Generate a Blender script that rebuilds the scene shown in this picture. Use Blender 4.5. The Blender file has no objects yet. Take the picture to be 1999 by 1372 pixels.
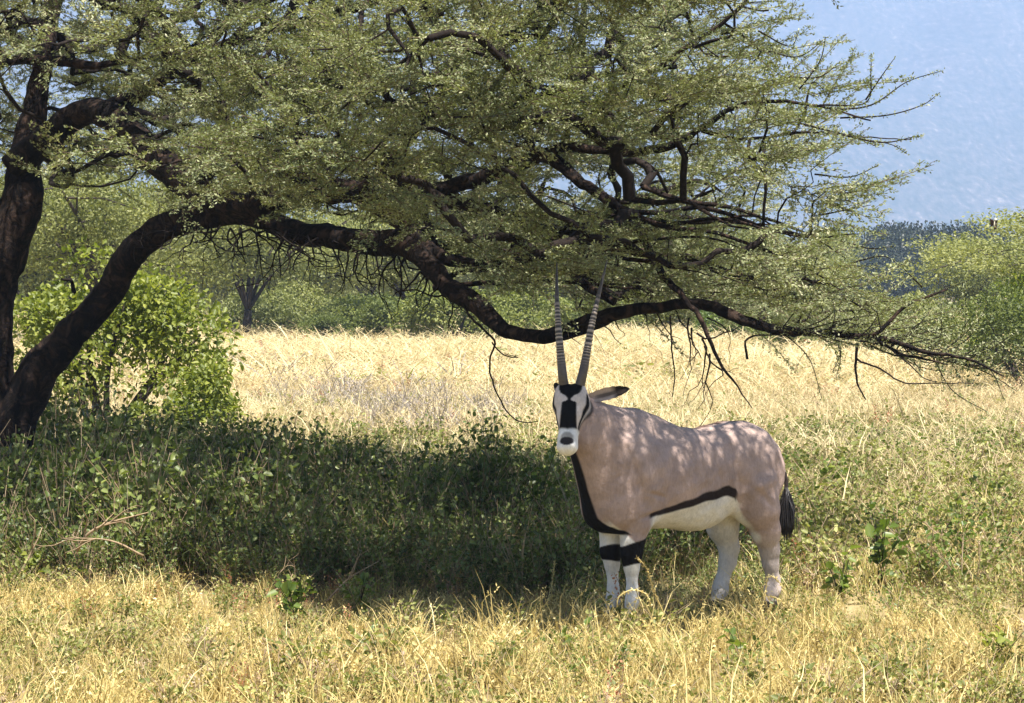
import bpy, math, random
import numpy as np
from mathutils import Vector, Matrix, noise as mnoise

random.seed(7)
rng = np.random.default_rng(7)
scene = bpy.context.scene
COL = scene.collection
PI = math.pi

# ------------------------------------------------------------------ camera
FPX, CXP, HOR, CAMH = 5250.0, 999.5, 560.0, 1.85
cam_d = bpy.data.cameras.new('camera')
cam_d.sensor_width = 36.0
cam_d.lens = FPX / 1999.0 * 36.0
cam_d.shift_y = -(686.0 - HOR) / 1999.0
cam_d.clip_start = 0.1
cam_d.clip_end = 12000
cam = bpy.data.objects.new('camera', cam_d)
cam.location = (0, 0, CAMH)
cam.rotation_euler = (math.radians(90), 0, 0)
COL.objects.link(cam)
scene.camera = cam

def P(px, py, Y):
    """world point seen at photo pixel px,py at distance Y along the view"""
    return np.array([(px - CXP) / FPX * Y, Y, CAMH + (HOR - py) / FPX * Y])

# ------------------------------------------------------------------ light
SUN_EL = math.radians(65)
SUN_H = np.array([0.42, -0.91]); SUN_H /= np.linalg.norm(SUN_H)
TOSUN = Vector((SUN_H[0]*math.cos(SUN_EL), SUN_H[1]*math.cos(SUN_EL), math.sin(SUN_EL)))
world = bpy.data.worlds.new('World')
scene.world = world
world.use_nodes = True
wn = world.node_tree.nodes; wl = world.node_tree.links
bg = wn.get('Background') or wn.new('ShaderNodeBackground')
sky = wn.new('ShaderNodeTexSky')
sky.sky_type = 'NISHITA'
sky.sun_disc = False
sky.sun_elevation = SUN_EL
sky.sun_rotation = math.atan2(TOSUN.x, TOSUN.y)
sky.altitude = 900
wl.new(sky.outputs[0], bg.inputs['Color'])
bg.inputs['Strength'].default_value = 0.055
sun_d = bpy.data.lights.new('sun', 'SUN')
sun_d.energy = 5.0
sun_d.angle = math.radians(0.5)
sun_d.color = (1.0, 0.94, 0.86)
sun = bpy.data.objects.new('sun', sun_d)
sun.rotation_euler = TOSUN.to_track_quat('Z', 'Y').to_euler()
sun.location = (0, 0, 30)
COL.objects.link(sun)
vs = scene.view_settings
vs.view_transform = 'Standard'; vs.look = 'None'; vs.gamma = 1.0; vs.use_curve_mapping = False
vs.exposure = 1.38
HAZE_DENSITY = 3.7e-4
cy = scene.cycles
cy.max_bounces = 6; cy.diffuse_bounces = 2; cy.glossy_bounces = 2
cy.transmission_bounces = 4; cy.volume_bounces = 1; cy.transparent_max_bounces = 8
cy.caustics_reflective = False; cy.caustics_refractive = False

# ------------------------------------------------------------------ helpers
def tag(o, label=None, cat=None, group=None, kind=None):
    if label: o['label'] = label
    if cat: o['category'] = cat
    if group: o['group'] = group
    if kind: o['kind'] = kind
    return o

def empty(name, loc=(0, 0, 0), rz=0.0):
    o = bpy.data.objects.new(name, None)
    o.empty_display_size = 0.2
    o.location = loc; o.rotation_euler = (0, 0, rz)
    COL.objects.link(o)
    return o

def tri_mesh(name, V, F, mats, fm=None, smooth=False, attr=None):
    V = np.asarray(V, dtype=np.float32).reshape(-1, 3)
    F = np.asarray(F, dtype=np.int32)
    k = F.shape[1]
    me = bpy.data.meshes.new(name)
    me.vertices.add(len(V)); me.vertices.foreach_set('co', V.ravel())
    me.loops.add(F.size); me.loops.foreach_set('vertex_index', F.ravel())
    me.polygons.add(len(F))
    me.polygons.foreach_set('loop_start', np.arange(0, F.size, k, dtype=np.int32))
    me.polygons.foreach_set('loop_total', np.full(len(F), k, dtype=np.int32))
    if fm is not None: me.polygons.foreach_set('material_index', np.asarray(fm, dtype=np.int32))
    if smooth: me.polygons.foreach_set('use_smooth', np.ones(len(F), dtype=bool))
    for m in (mats if isinstance(mats, (list, tuple)) else [mats]): me.materials.append(m)
    me.update(calc_edges=True)
    if attr is not None:
        a = me.color_attributes.new('Col', 'FLOAT_COLOR', 'POINT')
        c = np.ones((len(V), 4), dtype=np.float32); c[:, :3] = attr
        a.data.foreach_set('color', c.ravel())
    return me

def obj(name, me, parent=None, link=True):
    o = bpy.data.objects.new(name, me)
    if link: COL.objects.link(o)
    if parent is not None: o.parent = parent
    return o

class Buf:
    """collects triangle soup"""
    def __init__(s): s.V = []; s.F = []; s.M = []; s.n = 0
    def add(s, V, F, m=0):
        V = np.asarray(V, dtype=np.float32).reshape(-1, 3); F = np.asarray(F, dtype=np.int32)
        if len(F) == 0: return
        if F.shape[1] == 4:
            F = np.concatenate([F[:, [0, 1, 2]], F[:, [0, 2, 3]]])
        s.V.append(V); s.F.append(F + s.n); s.M.append(np.full(len(F), m, dtype=np.int32)); s.n += len(V)
    def mesh(s, name, mats, smooth=False):
        return tri_mesh(name, np.concatenate(s.V), np.concatenate(s.F), mats, np.concatenate(s.M), smooth)

def nrm(a):
    a = np.asarray(a, dtype=np.float64)
    return a / np.maximum(np.linalg.norm(a, axis=-1, keepdims=True), 1e-9)

def rand_dirs(n, zb=0.0):
    d = rng.normal(size=(n, 3)); d[:, 2] += zb
    return nrm(d)

def leaves_quad(Pp, D, N, L, W):
    """diamond leaves, 2 triangles each"""
    n = len(Pp); D = nrm(D); S = nrm(np.cross(D, N)); L = np.broadcast_to(L, (n,))[:, None]; W = np.broadcast_to(W, (n,))[:, None]
    v = np.stack([Pp, Pp + D*L*.45 + S*W*.5, Pp + D*L, Pp + D*L*.45 - S*W*.5], 1).reshape(-1, 3)
    i = np.arange(n)[:, None]*4
    return v, np.concatenate([i + [[0, 1, 2]], i + [[0, 2, 3]]])

def leaves_hex(Pp, D, N, L, W, fold=.25, droop=.12):
    """rounded leaf folded on the midrib, 4 triangles"""
    n = len(Pp); D = nrm(D); S = nrm(np.cross(D, N)); U = np.cross(S, D)
    L = np.broadcast_to(L, (n,))[:, None]; W = np.broadcast_to(W, (n,))[:, None]
    up = U*W*fold
    tip = Pp + D*L - U*L*droop
    v = np.stack([Pp, Pp + D*L*.25 + S*W*.46 + up, Pp + D*L*.7 + S*W*.40 + up*.7 - U*L*droop*.4, tip,
                  Pp + D*L*.7 - S*W*.40 + up*.7 - U*L*droop*.4, Pp + D*L*.25 - S*W*.46 + up], 1).reshape(-1, 3)
    i = np.arange(n)[:, None]*6
    return v, np.concatenate([i + [[0, 1, 2]], i + [[0, 2, 3]], i + [[0, 3, 4]], i + [[0, 4, 5]]])

def catmull(pts, step):
    pts = np.asarray(pts, dtype=np.float64)
    if len(pts) < 3:
        n = max(2, int(np.linalg.norm(pts[-1][:3]-pts[0][:3])/step)+1)
        t = np.linspace(0, 1, n)[:, None]; return pts[0]*(1-t) + pts[-1]*t
    p = np.vstack([2*pts[0]-pts[1], pts, 2*pts[-1]-pts[-2]])
    out = []
    for i in range(1, len(p)-2):
        a, b, c, d = p[i-1], p[i], p[i+1], p[i+2]
        n = max(1, int(np.linalg.norm(c[:3]-b[:3])/step))
        t = (np.arange(n)/n)[:, None]
        out.append(.5*((2*b) + (-a+c)*t + (2*a-5*b+4*c-d)*t*t + (-a+3*b-3*c+d)*t**3))
    out.append(pts[-1:])
    return np.vstack(out)

def tube(pts, rad, sides=6, rough=0.0, cap=True):
    pts = np.asarray(pts, dtype=np.float64); rad = np.broadcast_to(rad, (len(pts),)).astype(float)
    T = nrm(np.gradient(pts, axis=0))
    ref = np.array([0, 0, 1.0]) if abs(T[0][2]) < .9 else np.array([1.0, 0, 0])
    n0 = nrm(np.cross(T[0], ref)); Ns = [n0]
    for t in T[1:]:
        v = Ns[-1] - t*np.dot(Ns[-1], t); Ns.append(v/max(np.linalg.norm(v), 1e-9))
    Ns = np.array(Ns); Bs = np.cross(T, Ns)
    a = np.arange(sides)/sides*2*PI
    R = rad[:, None]*np.ones(sides)[None]
    if rough > 0:
        ph = rng.uniform(0, 6, 8); s = np.cumsum(np.r_[0, np.linalg.norm(np.diff(pts, axis=0), axis=1)])[:, None]
        al = a[None]
        w = (np.sin(3*al+ph[0]+s*2.3)*.45 + np.sin(5*al+ph[1]-s*3.7)*.4 + np.sin(8*al+ph[2]+s*5)*.3
             + np.sin(2*al+ph[3]+s*6.1)*.35 + np.sin(4*al-ph[6]+s*17+2*np.sin(s*4+al))*.3 + np.sin(9*al+ph[7]-s*23)*.18 + np.sin(12*al+ph[4]+s*9)*.22 + np.sin(s*13+ph[5]+al)*.25)
        R = R*(1+rough*w)
    V = pts[:, None] + R[..., None]*(np.cos(a)[None, :, None]*Ns[:, None] + np.sin(a)[None, :, None]*Bs[:, None])
    V = V.reshape(-1, 3); m = len(pts)
    i = np.arange(m-1)[:, None]*sides; j = np.arange(sides)[None]; k = (j+1) % sides
    F = np.stack([(i+j), (i+k), (i+sides+k), (i+sides+j)], -1).reshape(-1, 4)
    if cap:
        V = np.vstack([V, pts[-1], pts[0]])
        jj = np.arange(sides); kk = (jj+1) % sides
        e = np.stack([jj+(m-1)*sides, kk+(m-1)*sides, np.full(sides, m*sides), np.full(sides, m*sides)], 1)
        e2 = np.stack([kk, jj, np.full(sides, m*sides+1), np.full(sides, m*sides+1)], 1)
        T3 = np.concatenate([F[:, [0, 1, 2]], F[:, [0, 2, 3]], e[:, :3], e2[:, :3]])
        return V, T3
    return V, F

# ------------------------------------------------------------------ materials
def mat(name):
    m = bpy.data.materials.new(name); m.use_nodes = True
    nt = m.node_tree; b = nt.nodes['Principled BSDF']; return m, nt, b

def ramp(nt, stops, src=None):
    r = nt.nodes.new('ShaderNodeValToRGB')
    el = r.color_ramp.elements
    el[0].position, el[0].color = stops[0][0], (*stops[0][1], 1)
    el[1].position, el[1].color = stops[-1][0], (*stops[-1][1], 1)
    for p_, c in stops[1:-1]:
        e = el.new(p_); e.color = (*c, 1)
    if src is not None: nt.links.new(src, r.inputs[0])
    return r

def nmath(nt, op, a, b):
    n = nt.nodes.new('ShaderNodeMath'); n.operation = op
    for i, v in enumerate((a, b)):
        if isinstance(v, (int, float)): n.inputs[i].default_value = v
        else: nt.links.new(v, n.inputs[i])
    return n.outputs[0]

def noise_tex(nt, scale, detail=3, rough=.55, coord=None):
    n = nt.nodes.new('ShaderNodeTexNoise'); n.inputs['Scale'].default_value = scale
    n.inputs['Detail'].default_value = detail; n.inputs['Roughness'].default_value = rough
    if coord is not None: nt.links.new(coord, n.inputs['Vector'])
    return n

def leaf_mat(name, stops, trans=.35, rough=.5, patch=0.5, spec=.35, island=.5, tcol=(1.15, 1.2, .6), w=(.25, .45, .3)):
    """foliage: colour from random per clump + per leaf + position patches"""
    m, nt, b = mat(name)
    oi = nt.nodes.new('ShaderNodeObjectInfo'); ge = nt.nodes.new('ShaderNodeNewGeometry')
    nz = noise_tex(nt, patch, 3, .6, ge.outputs['Position'])
    v = nmath(nt, 'MULTIPLY', oi.outputs['Random'], w[0])
    v2 = nmath(nt, 'MULTIPLY', ge.outputs['Random Per Island'], w[1])
    nn = nmath(nt, 'MULTIPLY', nmath(nt, 'ADD', nmath(nt, 'MULTIPLY', nmath(nt, 'SUBTRACT', nz.outputs['Fac'], .5), 2.4), .5), w[2])
    s = nmath(nt, 'ADD', nmath(nt, 'ADD', v, v2), nn)
    r = ramp(nt, stops, s)
    nt.links.new(r.outputs[0], b.inputs['Base Color'])
    b.inputs['Roughness'].default_value = rough
    b.inputs['Specular IOR Level'].default_value = spec
    if trans > 0:
        tr = nt.nodes.new('ShaderNodeBsdfTranslucent')
        mx = nt.nodes.new('ShaderNodeMix'); mx.data_type = 'RGBA'; mx.blend_type = 'MULTIPLY'
        mx.inputs[0].default_value = 1.0
        nt.links.new(r.outputs[0], mx.inputs[6]); mx.inputs[7].default_value = (*tcol, 1)
        nt.links.new(mx.outputs[2], tr.inputs[0])
        ms = nt.nodes.new('ShaderNodeMixShader'); ms.inputs[0].default_value = trans
        out = nt.nodes['Material Output']
        nt.links.new(b.outputs[0], ms.inputs[1]); nt.links.new(tr.outputs[0], ms.inputs[2])
        nt.links.new(ms.outputs[0], out.inputs['Surface'])
    return m

M = {}
M['acacia_leaf'] = leaf_mat('acacia_leaf', [(.1, (.085, .11, .048)), (.42, (.195, .225, .105)), (.72, (.34, .36, .19)), (.95, (.60, .58, .41))], trans=.32, patch=.9)
M['far_leaf'] = leaf_mat('far_leaf', [(.1, (.11, .13, .042)), (.5, (.22, .24, .078)), (.95, (.37, .37, .14))], trans=.35, patch=.12)
M['bush_leaf'] = leaf_mat('bush_leaf', [(.1, (.06, .095, .018)), (.5, (.20, .235, .038)), (.8, (.37, .385, .08)), (.97, (.55, .56, .22))], trans=.42, patch=.8, spec=.5)  # palest leaf tones carry painted sun highlights
M['round_leaf'] = leaf_mat('round_leaf', [(.1, (.05, .09, .016)), (.5, (.12, .18, .028)), (.93, (.30, .33, .07))], trans=.42, patch=.8, spec=.55, rough=.42)
M['olive_leaf'] = leaf_mat('olive_leaf', [(.1, (.06, .085, .022)), (.5, (.15, .18, .045)), (.85, (.29, .31, .085)), (.98, (.48, .47, .2))], trans=.38, patch=.6)
M['yellow_leaf'] = leaf_mat('yellow_leaf', [(.1, (.10, .16, .015)), (.5, (.22, .28, .03)), (.9, (.40, .38, .05))], trans=.45, patch=.5)
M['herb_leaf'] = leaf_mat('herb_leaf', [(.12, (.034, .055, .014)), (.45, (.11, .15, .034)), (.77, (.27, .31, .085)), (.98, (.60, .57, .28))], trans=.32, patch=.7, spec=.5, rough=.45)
M['meadow_leaf'] = leaf_mat('meadow_leaf', [(.1, (.07, .095, .024)), (.45, (.20, .22, .06)), (.75, (.36, .36, .12)), (.97, (.62, .56, .26))], trans=.35, patch=.6)
M['straw'] = leaf_mat('straw', [(.15, (.20, .145, .055)), (.42, (.60, .465, .175)), (.70, (.84, .71, .33)), (.95, (.94, .87, .60))], trans=.4, patch=.35, tcol=(1, 1, .85), rough=.6)
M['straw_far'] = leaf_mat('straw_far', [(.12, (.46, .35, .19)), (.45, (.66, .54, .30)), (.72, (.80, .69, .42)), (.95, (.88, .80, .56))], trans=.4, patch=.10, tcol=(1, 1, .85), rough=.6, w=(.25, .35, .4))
M['green_grass'] = leaf_mat('green_grass', [(.1, (.13, .16, .04)), (.5, (.28, .29, .08)), (.9, (.50, .46, .16))], trans=.4, patch=.5)
M['dry_weed'] = leaf_mat('dry_weed', [(.1, (.22, .14, .08)), (.5, (.42, .31, .19)), (.9, (.58, .48, .33))], trans=.25, patch=.5, tcol=(1, .9, .8))
M['rust_seed'] = leaf_mat('rust_seed', [(.1, (.28, .09, .04)), (.5, (.45, .19, .09)), (.9, (.60, .34, .2))], trans=.25, patch=.5, tcol=(1, .8, .7))
M['grey_weed'] = leaf_mat('grey_weed', [(.1, (.20, .165, .14)), (.5, (.36, .31, .27)), (.9, (.52, .47, .40))], trans=.2, patch=.5, tcol=(1, 1, 1))

def bark_mat(name, dark, light, scale=18, bump=.6):
    m, nt, b = mat(name)
    tc = nt.nodes.new('ShaderNodeTexCoord')
    mp = nt.nodes.new('ShaderNodeMapping'); mp.inputs['Scale'].default_value = (1, 1, .35)
    nt.links.new(tc.outputs['Object'], mp.inputs[0])
    n1 = noise_tex(nt, scale, 6, .7, mp.outputs[0]); n2 = noise_tex(nt, scale*.16, 3, .5, tc.outputs['Object'])
    n3 = noise_tex(nt, scale*.5, 5, .65, tc.outputs['Object']); n3.inputs['Distortion'].default_value = 1.2
    rd = nmath(nt, 'MULTIPLY', nmath(nt, 'ABSOLUTE', nmath(nt, 'SUBTRACT', n3.outputs['Fac'], .5), 0), 4.0)
    s = nmath(nt, 'ADD', nmath(nt, 'MULTIPLY', n1.outputs['Fac'], .55), nmath(nt, 'MULTIPLY', n2.outputs['Fac'], .30))
    s2 = nmath(nt, 'MULTIPLY', s, nmath(nt, 'ADD', nmath(nt, 'MULTIPLY', nmath(nt, 'MINIMUM', rd, 1), .6), .45))
    r = ramp(nt, [(.2, dark), (.5, tuple(.5*(a+c) for a, c in zip(dark, light))), (.72, light)], s2)
    nt.links.new(r.outputs[0], b.inputs['Base Color']); b.inputs['Roughness'].default_value = .9
    b.inputs['Specular IOR Level'].default_value = .15
    bp = nt.nodes.new('ShaderNodeBump'); bp.inputs['Strength'].default_value = bump; bp.inputs['Distance'].default_value = .03
    nt.links.new(s2, bp.inputs['Height']); nt.links.new(bp.outputs[0], b.inputs['Normal'])
    return m
M['bark'] = bark_mat('acacia_bark', (.005, .004, .004), (.18, .112, .08), 14, 1.0)  # light tone paints brown sunlit highlights onto the bark ridges
M['twig'] = bark_mat('twig_bark', (.012, .009, .008), (.07, .050, .038), 30, .2)
M['far_bark'] = bark_mat('far_bark', (.05, .04, .035), (.16, .13, .10), 10, .2)
M['dead_wood'] = bark_mat('dead_wood', (.28, .20, .12), (.62, .50, .34), 40, .3)

# ------------------------------------------------------------------ ground
def gz(x, y):
    x = np.asarray(x, float); y = np.asarray(y, float)
    return .035*np.sin(x*.9+1)*np.sin(y*.7) + .03*np.sin(x*.31+y*.23) * np.minimum(1, y/30) - .0

m, nt, b = mat('dry_soil')
ge = nt.nodes.new('ShaderNodeNewGeometry')
n1 = noise_tex(nt, .35, 6, .65, ge.outputs['Position']); n2 = noise_tex(nt, 9, 5, .7, ge.outputs['Position'])
s = nmath(nt, 'ADD', nmath(nt, 'MULTIPLY', n1.outputs['Fac'], .55), nmath(nt, 'MULTIPLY', n2.outputs['Fac'], .45))
r = ramp(nt, [(.3, (.11, .09, .04)), (.5, (.25, .195, .095)), (.7, (.42, .34, .18))], s)
nt.links.new(r.outputs[0], b.inputs['Base Color']); b.inputs['Roughness'].default_value = .95
b.inputs['Specular IOR Level'].default_value = .1
M['soil'] = m
ys = np.concatenate([np.arange(-60, 8, 6.0), np.arange(8, 40, .5), np.arange(40, 140, 3.0), np.geomspace(140, 3690, 30)])
xs = np.concatenate([-np.geomspace(12, 2190, 26)[::-1], np.arange(-11.5, 12, .5), np.geomspace(12, 2190, 26)])
X, Y = np.meshgrid(xs, ys); Z = np.where((np.abs(X) < 400) & (Y < 400), gz(X, Y), 0)
V = np.stack([X, Y, Z], -1).reshape(-1, 3); nx = len(xs)
i, j = np.meshgrid(np.arange(len(ys)-1), np.arange(nx-1), indexing='ij')
a = (i*nx+j).ravel(); F = np.stack([a, a+1, a+1+nx, a+nx], 1)
o = obj('ground', tri_mesh('ground', V, F, M['soil'], smooth=True)); tag(o, kind='structure')

# hill slope rising behind everything
m, nt, b = mat('hill_scrub')
ge = nt.nodes.new('ShaderNodeNewGeometry')
mp = nt.nodes.new('ShaderNodeMapping'); mp.inputs['Scale'].default_value = (1, 0, 1.1)
nt.links.new(ge.outputs['Position'], mp.inputs[0])
n1 = noise_tex(nt, .16, 5, .7, mp.outputs[0]); n2 = noise_tex(nt, .02, 4, .6, mp.outputs[0])
s = nmath(nt, 'ADD', nmath(nt, 'MULTIPLY', n1.outputs['Fac'], .72), nmath(nt, 'MULTIPLY', n2.outputs['Fac'], .28))
r = ramp(nt, [(.32, (.015, .03, .025)), (.45, (.04, .06, .06)), (.57, (.10, .10, .10)), (.69, (.27, .24, .22))], s)
nt.links.new(r.outputs[0], b.inputs['Base Color']); b.inputs['Roughness'].default_value = 1
b.inputs['Specular IOR Level'].default_value = 0
M['hill'] = m
hx = np.linspace(-2100, 2100, 170); hy = np.linspace(1900, 3600, 80)
X, Y = np.meshgrid(hx, hy)
t = np.clip((Y-1950)/1600, 0, 1)
Z = 470*t**1.15*(1-.12*np.sin(X*.0021+1)) + t*(26*np.sin(X*.013+Y*.004)+14*np.sin(X*.031-Y*.009)+9*np.sin(X*.071+Y*.02)) - 4
Z = np.maximum(Z, -.6)
V = np.stack([X, Y, Z], -1).reshape(-1, 3); nx = len(hx)
i, j = np.meshgrid(np.arange(len(hy)-1), np.arange(nx-1), indexing='ij')
a = (i*nx+j).ravel(); F = np.stack([a, a+1, a+1+nx, a+nx], 1)
o = obj('hillside', tri_mesh('hillside', V, F, M['hill'], smooth=True)); tag(o, kind='structure')

# haze: one closed box around everything
m = bpy.data.materials.new('haze'); m.use_nodes = True; nt = m.node_tree
nt.nodes.remove(nt.nodes['Principled BSDF'])
pv = nt.nodes.new('ShaderNodeVolumePrincipled')
pv.inputs['Color'].default_value = (.47, .65, 1.0, 1); pv.inputs['Density'].default_value = HAZE_DENSITY
pv.inputs['Anisotropy'].default_value = 0.1
nt.links.new(pv.outputs[0], nt.nodes['Material Output'].inputs['Volume'])
hb = [(x, y, z) for x in (-2250, 2250) for y in (-80, 3750) for z in (-2, 560)]
me = bpy.data.meshes.new('haze')
me.from_pydata(hb, [], [(0, 1, 3, 2), (4, 6, 7, 5), (0, 4, 5, 1), (2, 3, 7, 6), (0, 2, 6, 4), (1, 5, 7, 3)]); me.materials.append(m)
o = obj('haze', me); tag(o, kind='stuff')

# ------------------------------------------------------------------ scattering with geometry nodes
def make_collection(name, meshes):
    c = bpy.data.collections.new(name)
    for k, me in enumerate(meshes):
        ob = bpy.data.objects.new('%s_%02d' % (name, k), me); c.objects.link(ob)
    return c

def scatter(name, coll, pos, rot, scl, idx, parent=None):
    me = bpy.data.meshes.new(name)
    n = len(pos)
    me.vertices.add(n); me.vertices.foreach_set('co', np.asarray(pos, dtype=np.float32).ravel())
    a = me.attributes.new('rot', 'FLOAT_VECTOR', 'POINT'); a.data.foreach_set('vector', np.asarray(rot, dtype=np.float32).ravel())
    a = me.attributes.new('scl', 'FLOAT_VECTOR', 'POINT')
    sc = np.asarray(scl, dtype=np.float32); sc = np.repeat(sc[:, None], 3, 1) if sc.ndim == 1 else sc
    a.data.foreach_set('vector', sc.ravel())
    a = me.attributes.new('idx', 'INT', 'POINT'); a.data.foreach_set('value', np.asarray(idx, dtype=np.int32))
    ob = obj(name, me, parent)
    ng = bpy.data.node_groups.new(name, 'GeometryNodeTree')
    ng.interface.new_socket('Geometry', in_out='INPUT', socket_type='NodeSocketGeometry')
    ng.interface.new_socket('Geometry', in_out='OUTPUT', socket_type='NodeSocketGeometry')
    N, L = ng.nodes, ng.links
    gi = N.new('NodeGroupInput'); go = N.new('NodeGroupOutput')
    ci = N.new('GeometryNodeCollectionInfo'); ci.inputs['Collection'].default_value = coll
    ci.inputs['Separate Children'].default_value = True; ci.inputs['Reset Children'].default_value = True
    iop = N.new('GeometryNodeInstanceOnPoints'); iop.inputs['Pick Instance'].default_value = True
    def na(nm, ty):
        q = N.new('GeometryNodeInputNamedAttribute'); q.data_type = ty; q.inputs['Name'].default_value = nm; return q.outputs['Attribute']
    e2r = N.new('FunctionNodeEulerToRotation')
    L.new(na('rot', 'FLOAT_VECTOR'), e2r.inputs[0])
    L.new(gi.outputs[0], iop.inputs['Points']); L.new(ci.outputs[0], iop.inputs['Instance'])
    L.new(na('idx', 'INT'), iop.inputs['Instance Index']); L.new(e2r.outputs[0], iop.inputs['Rotation'])
    L.new(na('scl', 'FLOAT_VECTOR'), iop.inputs['Scale'])
    L.new(iop.outputs[0], go.inputs[0])
    md = ob.modifiers.new('scatter', 'NODES'); md.node_group = ng
    return ob

#@@MARK_ORYX
# ------------------------------------------------------------------ oryx
OX, OY = .97, 15.0
TH = math.radians(40)
CF, SF = math.cos(TH), math.sin(TH)
def to_local(w):
    d = np.asarray(w, float) - np.array([OX, OY, 0])
    return np.stack([-CF*d[..., 0] - SF*d[..., 1], SF*d[..., 0] - CF*d[..., 1], d[..., 2]], -1)
def HP(px, py, Y): return to_local(P(px, py, Y))

VS = .006
LO = np.array([-.86, -.34, -.02]); HI = np.array([1.10, .34, 1.46])
gx = np.arange(LO[0], HI[0], VS); gy = np.arange(LO[1], HI[1], VS); gzz = np.arange(LO[2], HI[2], VS)
G = np.full((len(gx), len(gy), len(gzz)), 1.0, dtype=np.float32)
def region(lo, hi):
    a = np.maximum(((np.asarray(lo)-LO)/VS).astype(int), 0); b_ = np.minimum(((np.asarray(hi)-LO)/VS).astype(int)+1, G.shape)
    sl = tuple(slice(int(p), int(q)) for p, q in zip(a, b_))
    return sl, gx[sl[0]][:, None, None], gy[sl[1]][None, :, None], gzz[sl[2]][None, None, :]
def smin(sl, d, k):
    g = G[sl]
    h = np.clip(.5+.5*(g-d)/k, 0, 1)
    G[sl] = (g*(1-h)+d*h) - k*h*(1-h)
def ell(c, r, k=.05, rotz=0, pitch=0):
    c = np.asarray(c, float); r = np.asarray(r, float); m_ = r.max()+k+.03
    sl, x, y, z = region(c-m_, c+m_)
    x = x-c[0]; y = y-c[1]; z = z-c[2]
    cp, sp = math.cos(pitch), math.sin(pitch)
    x, z = cp*x+sp*z, -sp*x+cp*z
    k0 = np.sqrt((x/r[0])**2+(y/r[1])**2+(z/r[2])**2)+1e-6; k1 = np.sqrt((x/r[0]**2)**2+(y/r[1]**2)**2+(z/r[2]**2)**2)+1e-6
    smin(sl, (k0*(k0-1)/k1).astype(np.float32), k)
def cone(a, b, ra, rb, k=.03, sub=False):
    a = np.asarray(a, float); b = np.asarray(b, float); m_ = max(ra, rb)+k+.03
    sl, x, y, z = region(np.minimum(a, b)-m_, np.maximum(a, b)+m_)
    ab = b-a; L2 = (ab**2).sum()
    t = np.clip(((x-a[0])*ab[0]+(y-a[1])*ab[1]+(z-a[2])*ab[2])/L2, 0, 1)
    d = np.sqrt((x-a[0]-t*ab[0])**2+(y-a[1]-t*ab[1])**2+(z-a[2]-t*ab[2])**2) - (ra+(rb-ra)*t)
    if sub:
        g = G[sl]; G[sl] = np.maximum(g, -d.astype(np.float32))
    else: smin(sl, d.astype(np.float32), k)

# trunk
ell((.12, 0, .797), (.50, .205, .278), .06)
ell((.30, 0, .79), (.34, .20, .26), .06)
ell((-.30, 0, .84), (.36, .195, .225), .07)
ell((-.06, 0, .70), (.30, .165, .215), .06)
ell((-.475, 0, .81), (.23, .19, .235), .07)
for s_ in (-1, 1):
    ell((-.44, s_*.085, .76), (.20, .115, .26), .05, pitch=.15)
    ell((.45, s_*.115, .80), (.14, .095, .27), .05, pitch=-.15)
    ell((.55, s_*.07, .66), (.12, .10, .14), .05)
ell((.36, 0, 1.00), (.25, .075, .16), .09)      # withers
ell((-.34, 0, .973), (.24, .12, .108), .08)       # croup
# neck
cone((.46, 0, .86), (.74, .02, 1.07), .215, .120, .08)
cone((.40, 0, 1.07), (.76, .02, 1.165), .105, .075, .07)
cone((.56, 0, .68), (.75, .02, 1.0), .165, .105, .06)
# head frame
H0 = HP(1114, 750, 14.44); H1 = HP(1104.5, 884, 14.25)
Hd = nrm(H1-H0); HL = np.linalg.norm(H1-H0)
Hn = nrm(to_local(np.array([OX, OY, 0.])+np.array([-.13, -1, .0])) - to_local(np.array([OX, OY, 0.])))
Hn = nrm(Hn - Hd*np.dot(Hn, Hd))
Hr = np.cross(Hn, Hd); 
if np.dot(Hr, to_local(np.array([OX+1, OY, 0.]))) < 0: Hr = -Hr     # towards picture right
def HH(t, r, n): return H0 + Hd*t + Hr*r + Hn*n
ell(HH(.075, 0, -.085), (.09, .09, .09), .03)
cone(HH(.060, 0, -.060), HH(.16, 0, -.055), .078, .068, .03)
cone(HH(.16, 0, -.055), HH(.30, 0, -.050), .066, .047, .03)
cone(HH(.14, 0, -.10), HH(.30, 0, -.075), .062, .036, .03)      # jaw
for s_ in (-1, 1):
    cone(HH(.02, s_*.042, -.045), HH(.10, s_*.060, -.050), .042, .034, .02)   # brow to eye
    cone(HH(.30, s_*.018, -.040), HH(.345, s_*.020, -.045), .036, .034, .018)    # muzzle
ell(HH(.345, 0, -.052), (.05, .055, .045), .02)
cone(HH(.365, 0, -.055), HH(.33, 0, -.09), .026, .03, .02)
for s_ in (-1, 1):                                                           # nostril pits
    cone(HH(.338, s_*.034, .000), HH(.352, s_*.024, .002), .006, .006, sub=True)
cone(HH(.08, 0, -.10), (.72, .02, 1.13), .080, .095, .05)
# legs
def leg(pts, k=.03):
    for (a_, ra), (b_, rb) in zip(pts[:-1], pts[1:]): cone(a_, b_, ra, rb, k)
leg([((.47, .115, .74), .095), ((.475, .105, .57), .078), ((.495, .10, .47), .062), ((.505, .10, .40), .055), ((.50, .098, .33), .038), ((.495, .097, .20), .028), ((.495, .097, .14), .035), ((.515, .10, .075), .030)])
leg([((.47, -.115, .74), .095), ((.475, -.09, .57), .078), ((.49, -.075, .47), .060), ((.50, -.072, .40), .054), ((.49, -.072, .33), .037), ((.48, -.074, .20), .028), ((.48, -.074, .14), .035), ((.50, -.076, .075), .030)])
leg([((-.42, .10, .72), .15), ((-.45, .125, .60), .115), ((-.505, .122, .47), .082), ((-.545, .115, .355), .054), ((-.556, .112, .28), .043), ((-.58, .11, .18), .036), ((-.575, .11, .13), .042), ((-.55, .11, .07), .035)])
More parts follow.
